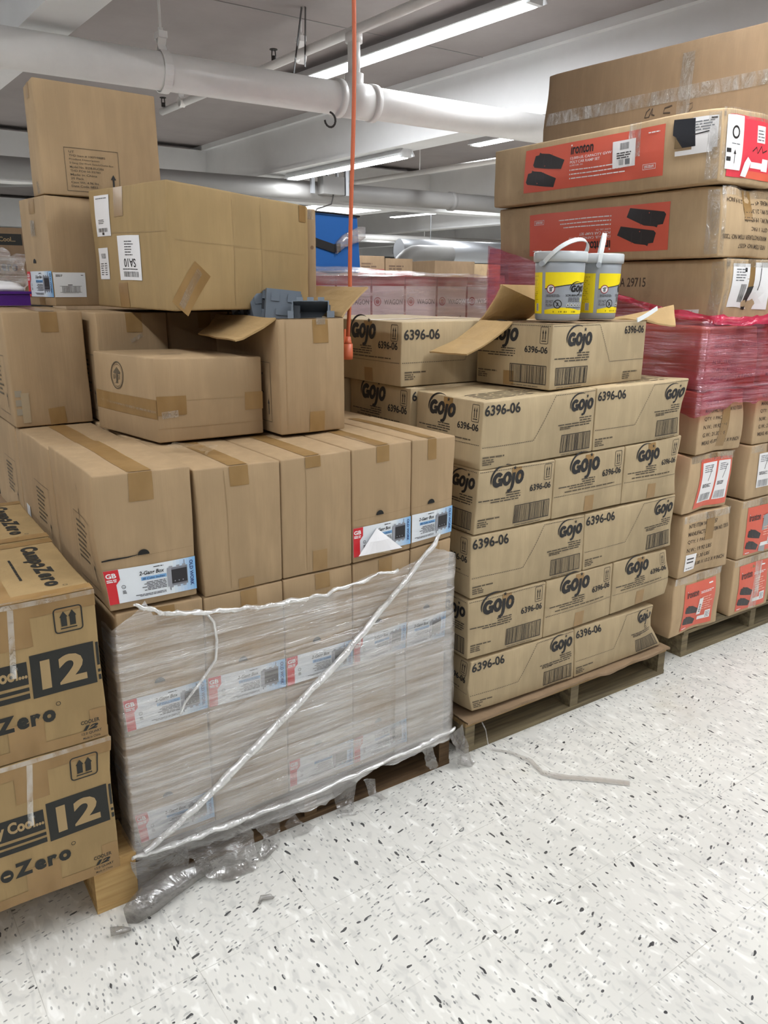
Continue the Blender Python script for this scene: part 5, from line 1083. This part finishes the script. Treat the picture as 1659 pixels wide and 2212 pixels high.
# ------------------------------------------------------------------ car-ramp cartons on the right pallet
def ramp_shape(x, y, w, h, col=lin((46, 42, 44))):
    p = [(0, .42), (.06, .86), (.18, .88), (.2, 1.0), (.26, .94), (.52, .86), (1.0, .42), (.92, .0), (.5, .14), (.05, .30)]
    o = poly([(x + a * w, y + b * h) for a, b in p], col, 2)
    for a in (.35, .6): o += seg(x + a * w, y + .3 * h, x + a * w + .01 * w, y + .85 * h, .0015, lin((70, 66, 68)), 3)
    return o + disc(x + .4 * w, y + .3 * h, .012 * w, None, ORG, 3)
def ironton(x, y, w, h, col=lin((44, 36, 38))): return text('ironton', x, y, w, h, col, .025, 0, 2) + disc(x + .03 * w, y + .92 * h, .03 * w, None, WHT, 3)
def ramp_side(w, h):
    g = rect(0, 0, w, h, ORG, 0)
    g += ramp_shape(.075 * w, .44 * h, .25 * w, .46 * h) + ramp_shape(.02 * w, .06 * h, .25 * w, .46 * h) + ironton(.37 * w, .72 * h, .17 * w, .22 * h)
    g += text('12,000-LB. CAPACITY GVW', .37 * w, .60 * h, .30 * w, .065 * h, WHT, .012, 0, 2) + text('POLY CAR RAMP SET', .37 * w, .52 * h, .22 * w, .06 * h, WHT, .012, 0, 2) + text('6,000 LBS. EA', .37 * w, .455 * h, .1 * w, .04 * h, WHT, .0, 0, 2)
    for i in range(3): g += rect(.37 * w, (.36 - .09 * i) * h, .377 * w, (.39 - .09 * i) * h, WHT, 2) + words(.383 * w, (.355 - .09 * i) * h, (.72 + .03 * i) * w, (.395 - .09 * i) * h, 1, WHT, i + 3, .6, 2, ragged=.1)
    g += frame(.875 * w, .16 * h, .955 * w, .26 * h, .0016, WHT, 2) + words(.885 * w, .18 * h, .945 * w, .24 * h, 2, WHT, 3, .6, 2, ragged=0) + words(.9 * w, .86 * h, .97 * w, .90 * h, 1, WHT, 4, .6, 2, ragged=0)
    return g
def ramp_end(w, h, sticker=True):
    g = rect(0, 0, w, h, ORG, 0) + ironton(.07 * w, .70 * h, .36 * w, .15 * h, lin((84, 52, 50))) + ramp_shape(.06 * w, .30 * h, .42 * w, .24 * h) + ramp_shape(.03 * w, .06 * h, .42 * w, .24 * h)
    g += words(.5 * w, .72 * h, .95 * w, .78 * h, 2, WHT, 4, .5, 2) + words(.56 * w, .34 * h, .92 * w, .66 * h, 6, lin((240, 180, 160)), 5, .35, 2) + words(.74 * w, .88 * h, .92 * w, .93 * h, 1, WHT, 6, .6, 2) + rect(.52 * w, .12 * h, .74 * w, .20 * h, WHT, 2) + rect(.74 * w, .12 * h, .92 * w, .30 * h, WHT, 2) + words(.76 * w, .14 * h, .90 * w, .28 * h, 4, GRY, 7, .5, 3) + words(.05 * w, .02 * h, .2 * w, .045 * h, 1, WHT, 8, .7, 2)
    if sticker: g += poly([(.46 * w, .25 * h), (.58 * w, .25 * h), (.60 * w, .62 * h), (.48 * w, .62 * h)], WHT, 3) + words(.5 * w, .3 * h, .56 * w, .5 * h, 5, DGR, 3, .5, 4)
    return g
TXI = lin((80, 66, 52))
def ramp_text(w, h):
    g = []
    for k, (s_, x1) in enumerate((('NTE ITEM NO: 43357', .64), ('MANUFACTURER ITEM NO: T2035', .95), ('QTY: 1 PAC', .45), ('N.W.: 19.92 LBS', .58), ('G.W.: 21.30 LBS', .58), ('MEAS: 45.00 X 12.2 X 9 INCH', .92))): g += text(s_, .1 * w, (.80 - .13 * k) * h, (x1 - .1) * w, .065 * h, TXI, .012)
    return g
def two_labels(w, h, on=True):
    g = rect(0, 0, w, h, ORG, 0) if on else []
    for x0, x1, k in ((.06, .48, 1), (.54, .95, 2)):
        g += rect(x0 * w, .12 * h, x1 * w, .92 * h, WHT, 2) + words((x0 + .06) * w, .72 * h, (x1 - .08) * w, .88 * h, 4, GRY, k, .4, 3) + barcode((x0 + .04) * w, .14 * h, (x1 - .06) * w, .30 * h, 0, GRY, k, 3, False) + words((x0 + .05) * w, .42 * h, (x1 - .1) * w, .5 * h, 3, DGR, k + 3, .6, 3) + seg((x0 + .2) * w, .55 * h, (x0 + .3) * w, .85 * h, .003, DGR, 3)
    return g
RG = 'car ramp cartons on the right pallet'; RD = 1.143
lay = [(.1165, .372, 1.072, 1.078), (.374, .632, 1.075, 1.082), (.637, .866, 1.066, 1.094), (.868, 1.108, 1.102, 1.102), (1.111, 1.345, 1.112, 1.118), (1.347, 1.582, 1.165, 1.150), (1.585, 1.825, 1.105, 1.092), (1.828, 2.066, 1.048, 1.040)]
RL1 = ['ramp carton at the bottom of the front column, orange end label', 'ramp carton with printed text and a small white sticker, second from the bottom', 'ramp carton with two white shipping labels on an orange end', 'ramp carton with printed text and grey tape, just below the red film', 'ramp carton under the red film', 'ramp carton marked with a number, with torn wrinkled end, above the red film', 'ramp carton lying upside down, second from the top', 'topmost ramp carton with a torn hole and red end label']
RL2 = ['ramp carton at the bottom of the right-hand column, film over its orange label', 'ramp carton with grey tape across its orange end, right-hand column', 'ramp carton with two white labels, right-hand column', 'ramp carton with printed text at the right edge, below the red film', 'ramp carton at the right edge under the red film', 'ramp carton at the right edge just above the red film', 'ramp carton at the right edge carrying the big worn carton']
rr = random.Random(9); RC = {}
for k, (z0, z1, u0, u1) in enumerate(lay):
    ww = .322 if k not in (2, 3) else .285
    q = [(u1, z1), (u1 + ww, z1), (u0 + ww, z0), (u0, z0)]
    c = Carton(hexa(q, RD, .03 - .006 * (k % 2)), .006, .006, 130 + k, .007); w, h = c.w, c.h; RC[k] = c
    c.crush = [(0, 0, h, .05, (.006, .006, -.006)), (w, 0, h * .95, .06, (-.004, .010, -.006)), (w * .5, 0, 0, .07, (0, .008, .004))]
    if k == 5: c.crush = [(w * .25, 0, 0, .12, (.0, .02, .012)), (w * .6, 0, .06, .06, (0, .03, 0)), (0, .03, h * .4, .10, (.010, 0, 0))]
    if k == 6: c.crush += [(w * .5, 0, h, .07, (0, .02, -.01))]
    arts = []
    if k in (1, 3, 4): arts.append(('F', ramp_text(w, h)))
    if k == 6: arts.append(('F', place(ramp_text(w, h), 1, None, w, h, pi)))
    if k == 5: arts.append(('L', text('DATA 29715', RD - .54, .58 * h, .20, .036, TXI, .01)))
    tp = [([('F', .5 * w, h * .55), ('F', .5 * w, h)], .05)] if k != 7 else []
    if k in (3, 4): tp = [([('F', .52 * w, .02), ('F', .56 * w, h)], .05)]
    o = c.build('cardboard_box', M['card_r'], arts, tp); tag(o, RL1[k], 'box', RG)
    # edge seams stay crinkled with clear tape
    c.tape([('F', .0, h - .012), ('F', w, h - .014)], .03, 'clear', 'clear_tape', .002)
    if k >= 5: c.tape([('F', .012, .01), ('F', .012, h - .01)], .022, 'clear', 'clear_tape', .003); c.tape([('L', RD - .03, .01), ('L', RD - .03, h - .01)], .05, 'clear', 'clear_tape', .002)
    if k == 0: c.sticker('F', place(ramp_end(.66 * w, .80 * h), 1, None, .20 * w, .06 * h))
    if k == 1: c.sticker('F', place(rect(0, 0, .07, .07, WHT, 0) + words(.01, .03, .06, .06, 2, DGR, 3, .4) + words(.01, .008, .06, .014, 1, DGR, 4, .5), 1, None, .09 * w, .10 * h), 'white_sticker')
    if k == 2: c.sticker('F', place(two_labels(.74 * w, .86 * h), 1, None, .22 * w, .06 * h))
    if k == 5:
        c.sticker('F', place(rect(0, 0, .11, .165, WHT, 0) + barcode(.06, .02, .10, .09, 0, seed=3, digits=False) + words(.02, .10, .09, .15, 5, GRY, 3, .4) + rect(.075, .135, .09, .15, INK, 1), 1, None, .04, .055), 'shipping_label'); c.sticker('F', place(rect(0, 0, .095, .17, WHT, 0) + seg(.03, .07, .04, .15, .004, INK), 1, None, .185, .055), 'shipping_label')
        c.sticker('F', place(poly([(0, 0), (.03, 0), (.035, .09), (.0, .085)], lin((16, 14, 14))), 1, None, .152, .05), 'torn_hole')
        c.sticker('L', place(rect(0, 0, .075, .035, WHT, 0) + text('.90', .03, .008, .03, .016, INK), 1, None, RD - .345, .018), 'white_sticker'); c.sticker('L', place(rect(0, 0, .09, .038, WHT, 0) + strip([(.02, .02), (.03, .026), (.04, .018), (.05, .026), (.07, .022)], .002, INK) + seg(.04, .004, .06, .034, .002, INK) + words(.01, .006, .05, .014, 1, GRY, 3, .4), 1, None, RD - .18, .015), 'white_sticker')
    if k == 6: c.sticker('L', place(place(ramp_side(.735, .172), 1, None, .735, .172, pi), 1, None, RD - .945, .030))
    if k == 7:
        c.sticker('L', place(ramp_side(.72, .172), 1, None, RD - .945, .042)); c.sticker('L', place(rect(0, 0, .105, .095, WHT, 0) + barcode(.035, .062, .075, .086, 0, seed=6, digits=False) + words(.02, .03, .09, .055, 3, DGR, 4, .5) + barcode(.03, .008, .05, .028, 0, seed=2, digits=False) + rect(.058, .008, .08, .028, GRY, 1), 1, None, RD - .458, .090), 'shipping_label', base=.004)
        c.sticker('L', poly([(RD - .19, .22), (RD - .105, .215), (RD - .10, .125), (RD - .182, .125), (RD - .175, .16), (RD - .19, .17)], lin((24, 26, 34))) + poly([(RD - .182, .125), (RD - .15, .125), (RD - .18, .165)], lin((120, 98, 66)), 2), 'torn_hole')
        c.sticker('L', place(rect(.02, 0, .12, .105, WHT, 0) + rect(-.045, -.012, .10, .004, WHT, 0) + words(.03, .06, .11, .095, 4, GRY, 3, .45) + seg(.022, .05, .085, .055, .004, INK) + rect(.09, .094, .115, .1, INK, 1), 1, None, RD - .135, .112), 'shipping_label')
        c.sticker('F', place(rect(0, 0, .26, .20, lin((222, 62, 78)), 0) + rect(.105, .0, .26, .025, ORG, 1) + rect(.16, .12, .21, .175, WHT, 1) + words(.165, .125, .205, .165, 4, GRY, 3, .4, 2) + strip([(.14, .09), (.16, .105), (.17, .085), (.19, .11), (.20, .09), (.225, .1)], .004, INK, 2) + rect(.2, .03, .235, .07, WHT, 1) + rect(.14, .035, .2, .055, WHT, 1), 1, None, .035, .02)); c.sticker('F', place(rect(0, 0, .095, .175, WHT, 0) + ring(.05, .12, .018, .018, .007, INK) + seg(.05, .02, .05, .055, .003, INK) + poly([(.042, .05), (.058, .05), (.05, .065)], INK) + words(.004, .02, .03, .075, 2, INK, 3, .5) + words(.03, .08, .08, .088, 1, GRY, 3, .4), 1, None, .02, .042), 'shipping_label', base=.003); c.sticker('F', poly([(.125, .025), (.16, .022), (.172, .075), (.15, .09), (.135, .07)], WHT), 'torn_sticker', base=.004)
        c.tape([('L', RD - .36, h * .5), ('L', RD - .36, h)], .055, 'clear', 'clear_tape', .003)
    if k == 3: pass
for k, (z0, z1, u0, u1) in enumerate(lay[:7]):
    q = [(1.475, z1), (1.765, z1), (1.77, z0), (1.48, z0)]
    if k > 4: q = [(1.49, z1), (1.80, z1), (1.80, z0), (1.49, z0)]
    c = Carton(hexa(q, RD, .03), .006, .006, 150 + k, .007); w, h = c.w, c.h
    arts = [('F', ramp_text(w, h))] if k in (3, 4) else []
    o = c.build('cardboard_box', M['card_r'], arts, [([('F', .5 * w, h * .6), ('F', .5 * w, h)], .05)]); tag(o, RL2[k], 'box', RG)
    c.tape([('F', .0, h - .014), ('F', w, h - .012)], .03, 'clear', 'clear_tape', .002)
    if k in (0, 1, 5): c.sticker('F', place(ramp_end(.74 * w, .82 * h, False), 1, None, .14 * w, .06 * h))
    if k == 0: c.tape([('F', .55 * w, .01), ('F', .62 * w, h - .03)], .05, 'clear', 'clear_tape', .003)
    if k == 1:
        mb = MB(); mb.slab([c.on('F', .50 * w, .02, .004), c.on('F', .66 * w, .01, .004), c.on('F', .64 * w, .72 * h, .004), c.on('F', .53 * w, .70 * h, .004)], .001, 2, 6); mb.put('grey_tape', 'steel', o)
    if k == 2: c.sticker('F', place(two_labels(.72 * w, .80 * h, False), 1, None, .18 * w, .10 * h))
# third column at the frame's edge: its cartons show as a sliver
for k in range(5):
    z0, z1 = lay[k][:2]; c = Carton(cuboid(1.80, .04, z0, .31, RD, z1 - z0 - .002), .005, .005, 170 + k, .007)
    o = c.build('cardboard_box', M['card_r'], [], []); tag(o, ('ramp carton sliver at the right frame edge, lowest', 'ramp carton sliver at the right frame edge, second from the bottom', 'ramp carton sliver at the right frame edge, middle', 'ramp carton sliver at the right frame edge, fourth from the bottom', 'ramp carton sliver at the right frame edge, under the red film')[k], 'box', RG)
# the big worn carton on top
c = Carton([(1.42, -.12, 1.83), (1.92, -.12, 1.83), (1.42, 1.248, 1.83), (1.92, 1.248, 1.83), (1.42, -.12, 2.395), (1.92, -.12, 2.40), (1.42, 1.245, 2.438), (1.92, 1.245, 2.438)], .008, .006, 180, .006); w, h, d = c.w, c.h, c.d
c.crush = [(0, d, h, .05, (.0, -.006, -.004)), (0, d - .0, h * .6, .10, (0, .012, 0))]
g = strip([(d * .452, h * .62), (d * .44, h * .60), (d * .435, h * .565), (d * .45, h * .565), (d * .462, h * .62), (d * .46, h * .58), (d * .47, h * .57)], .005, lin((70, 58, 48))) + strip([(d * .53, h * .615), (d * .505, h * .605), (d * .50, h * .575), (d * .525, h * .57)], .005, lin((70, 58, 48))) + strip([(d * .58, h * .60), (d * .60, h * .61), (d * .60, h * .58), (d * .585, h * .55)], .003, lin((90, 74, 60))) + strip([(d * .40, h * .48), (d * .5, h * .50), (d * .58, h * .53)], .004, lin((80, 64, 50)))
o = c.build('cardboard_box', M['card_d'], [('L', g)], []); tag(o, 'huge worn brown carton on the very top at right, ac scrawled on it', 'box')
c.tape([('L', .02, h * .68), ('L', d - .05, h * .68)], .05, 'clear', 'clear_tape', .003); c.tape([('L', d * .57, h * .3), ('L', d * .57, h - .04)], .06, 'clear', 'clear_tape', .004)
# red film round that pallet's waist
tpr = interp([(0, 1.372), (.3, 1.372), (.45, 1.40)]); 
def rtop(p): 
    if p[0] < 1.1: return interp([(.0, 1.368), (.2, 1.395), (.45, 1.47), (.8, 1.56), (1.18, 1.66)])(p[1])
    return interp([(1.08, 1.368), (1.4, 1.36), (1.55, 1.385), (1.75, 1.36), (2.0, 1.36), (2.2, 1.33)])(p[0])
def rbot(p):
    if p[0] < 1.1: return interp([(0, 1.02), (.5, 1.06), (1.18, 1.25)])(p[1])
    return interp([(1.08, 1.02), (1.3, 1.06), (1.5, 1.05), (1.8, 1.02), (2.2, .98)])(p[0])
rp = path2d([(1.062, 1.2), (1.060, .02), (1.07, .008), (1.42, .004), (1.6, .0), (2.14, .005), (2.15, 1.1)], .02)
red = sheet(rp, lambda p: rtop(p) + .012 * noise.noise(Vector((p[0] * 22, p[1] * 22, 5))), lambda p: rbot(p) + .02 * noise.noise(Vector((p[0] * 16, p[1] * 16, 8))), 'red_stretch_film', 'red_wrap', None, 30, .005, 9, 7)
tag(red, 'red stretch film wound round the waist of the ramp carton stack', 'stretch film')
crumple([Vector((1.06, .62, 1.50)), Vector((1.055, .40, 1.44)), Vector((1.06, .16, 1.388)), Vector((1.10, -.0, 1.368)), Vector((1.3, -.01, 1.362)), Vector((1.45, -.012, 1.375))], [(0, .0, .035), (0, 0, .02), (0, 0, .03), (0, 0, .035), (0, 0, .03), (0, 0, .04)], 'folded_edge', red, 'red_edge', 2, .008)
crumple([Vector((1.45, -.01, 1.375)), Vector((1.55, -.018, 1.33)), Vector((1.63, -.022, 1.24)), Vector((1.74, -.02, 1.16)), Vector((1.95, -.02, 1.12))], [(.06, 0, .06), (.12, 0, .05), (.14, 0, .06), (.14, 0, .10), (.1, 0, .12)], 'folded_edge', red, 'red_edge', 5, .012)
pk = sheet(path2d([(1.045, 1.19), (1.042, .45)], .02), lambda p: interp([(.45, 1.47), (.8, 1.57), (1.19, 1.665)])(p[1]), lambda p: interp([(.45, 1.42), (.8, 1.36), (1.19, 1.30)])(p[1]), 'upper_turn', 'pink_wrap', red, 20, .006, 9, 12)

# ------------------------------------------------------------------ wagon cartons behind, with their film and the blue cooler on top
DRD = lin((150, 22, 34))
def wagon_art(w, h):
    g = rect(.004, .0, w - .004, h * .995, lin((214, 208, 206)), 0) + rect(0, .86 * h, w, h, DRD, 1) + text('WAGON', .36 * w, .60 * h, .58 * w, .075 * h, DGR, .02, 0, 1) + ring(.17 * w, .64 * h, .055 * h, .055 * h, .006, DRD, 1) + disc(.17 * w, .64 * h, .035 * h, None, DRD, 1)
    g += poly([(.12 * w, .30 * h), (.10 * w, .16 * h), (.80 * w, .14 * h), (.86 * w, .30 * h), (.45 * w, .36 * h)], lin((176, 34, 46)), 1) + strip([(.82 * w, .2 * h), (.84 * w, .38 * h), (.80 * w, .42 * h), (.76 * w, .40 * h)], .005, DGR, 2)
    for a in (.24, .7): g += disc(a * w, .12 * h, .045 * h, None, INK, 2)
    return g
WL = ('wagon carton at the left end, behind the raised flap', 'second wagon carton, just right of the orange cord', 'wagon carton with clear WAGON lettering, third from the left', 'wagon carton fourth from the left, under hazy film', 'wagon carton fifth from the left, under thick film', 'wagon carton sixth from the left, by the open towel carton', 'wagon carton at the right end, beside the ramp cartons')
wl0 = []
for i in range(7):
    c = Carton(cuboid(.12 + .208 * i, 1.72, 1.182, .206, .42, .352), .002, .001, 190 + i, .003); o = c.build('wagon_box', mat('red_carton', (150, 26, 38), .6)[0] if i == 0 else bpy.data.materials['red_carton'], [('F', wagon_art(c.w, c.h))]); tag(o, WL[i], 'box', 'wagon cartons'); wl0.append(o)
for L in range(1, 4):
    for o in wl0:
        k = o.copy(); COL.objects.link(k); k.location = o.location - Vector((0, 0, .354 * L)); k['label'] = 'wagon carton of the lower courses, hidden behind the towel cartons'; k['group'] = 'wagon cartons of the lower courses'
pallet(.1, 1.6, 1.70, 2.6, 'wooden pallet under the wagon cartons at the back', top=.118)
ws = sheet(path2d([(.10, 1.705), (1.62, 1.70)], .02), lambda p: 1.545 + .012 * noise.noise(Vector((p[0] * 9, 0, 3))), lambda p: 1.18, 'stretch_film', 'wagon_wrap', None, 40, .008, 7, 21); tag(ws, 'cloudy pink stretch film over the wagon cartons', 'stretch film')
crumple([Vector((.15, 1.72, 1.548)), Vector((.55, 1.72, 1.552)), Vector((1.0, 1.72, 1.545)), Vector((1.4, 1.72, 1.543))], [(0, .05, .03), (0, .06, .05), (0, .05, .02), (0, .05, .02)], 'folded_edge', ws, 'wrap', 6, .012)
bl = root('cooler_bag', (.59, 1.9, 1.545)); mb = MB()
V = []; F = []
bx = Carton([(.40, 1.80, 1.546), (.735, 1.80, 1.546), (.40, 2.02, 1.546), (.735, 2.02, 1.546), (.40, 1.80, 1.828), (.715, 1.80, 1.817), (.40, 2.02, 1.825), (.715, 2.02, 1.817)], .006, .002, 200, .012); bx.shell(mb); mb.put('body', 'blue', bl, smooth=True)
mb = MB(); mb.tube([(.40, 1.79, 1.826), (.56, 1.787, 1.822), (.715, 1.79, 1.816)], .005, 8); mb.tube([(.715, 1.79, 1.816), (.72, 1.9, 1.816), (.715, 2.02, 1.816)], .005, 8); mb.put('piping', 'black', bl)
mb = MB(); mb.ribbon([bx.on('F', a * .33, b, .006) for a, b in ((.0, .16), (.25, .135), (.5, .115), (.62, .12))], (0, 0, .04), .004); stp = mb.put('strap', 'black', bl)
mb = MB(); mb.ribbon([bx.on('F', a * .33, b, .018) for a, b in ((.52, .115), (.65, .15), (.8, .17), (.95, .19), (1.05, .20))], [(0, 0, .05), (0, 0, .06), (0, 0, .065), (0, 0, .07), (0, 0, .05)], .022); mb.put('bagged_buckle', 'wrap', stp, smooth=True)
tag(bl, 'blue padded cooler bag with a black strap and bagged buckle on the wagon cartons', 'cooler')

# far store goods
FC = lin((96, 74, 56))
for k, (x, y, w_, d_, h_, lab) in enumerate(((3.35, 6.0, .36, .4, 1.82, 'left of the two brown cartons far behind the blue cooler'), (3.72, 6.0, .38, .4, 1.80, 'right of the two brown cartons far behind the blue cooler'))):
    c = Carton(cuboid(x, y, .003, w_, d_, h_), .004, .003, 210 + k); g = words(.12 * w_, h_ - .13, .7 * w_, h_ - .07, 2, FC, k + 2, .6) + rect(.0, h_ - .42, w_, h_ - .14, lin((150, 84, 76)), 0); o = c.build('cardboard_box', M['card_d'], [('F', g)]); tag(o, lab, 'box')
c = Carton(cuboid(4.42, 6.0, .003, .62, .5, 1.79), .004, .003, 213); o = c.build('cardboard_box', M['card_d'], []); tag(o, 'grey-brown carton far back under the silver duct', 'box')
c = Carton(cuboid(5.05, 6.1, .003, .5, .5, 1.77), .004, .003, 214); o = c.build('cardboard_box', M['card_r'], []); tag(o, 'tan carton far back just left of the ramp cartons', 'box')
pipe_thing('drain_pipe', [(5.4, 8.2, .0), (5.4, 8.2, 1.55)] + [(5.4 + .42 * (1 - cos(a)), 8.2, 1.55 + .42 * sin(a)) for a in [radians(15 * i) for i in range(1, 7)]] + [(6.4, 8.2, 1.97)], .13, 'pipe_g', 'big bent grey drain pipe far back beside the brown cartons', 'pipe')
for k, (x, y, w_, h_, col, lab) in enumerate(((1.0, 9.5, 1.3, 1.5, 'card_d', 'wide brown goods stack far behind the wagon cartons'), (-3.2, 7.0, 1.6, 1.75, 'card_d', 'brown goods stack far back at the left frame edge'), (7.2, 12.5, 2.6, 1.7, 'card_d', 'brown goods stack in the far distance below the strip lights'))):
    c = Carton(cuboid(x, y, .003, w_, .8, h_), .01, .006, 220 + k); o = c.build('goods_stack', M[col], []); tag(o, lab, 'box')

# ------------------------------------------------------------------ orange extension cord hanging from the ceiling
mb = MB(); cp = []
for i in range(40):
    z = 3.1 - (3.1 - 1.315) * i / 39; k = i / 39; cp.append((-.183 - .004 * k - .008 * sin(k * 9) * k - (.012 if k > .93 else 0) * (k - .93) / .07, .398 + .006 * sin(k * 7 + 1), z))
mb.tube(cp, .0062, 10); oc = mb.put('extension_cord', 'cord', smooth=True)
mb = MB(); x, y, z = cp[-1]; mb.tube([(x, y, z + .012), (x - .001, y, z - .002), (x - .002, y, z - .01)], [.009, .0125, .015], 12); mb.tube([(x - .002, y, z - .01), (x - .003, y, z - .045), (x - .003, y, z - .058)], [.017, .0185, .0175], 14); plg = mb.put('plug', 'cord', oc, smooth=True)
mb = MB(); mb.ribbon([(x - .012, y - .002, z + .035), (x - .014, y - .003, z + .0), (x - .012, y - .003, z - .03)], (.008, .004, 0), .004); mb.put('cord_clip', 'cord', plg)
tag(oc, 'orange extension cord hanging from the ceiling, its plug beside the towel cartons', 'cord')
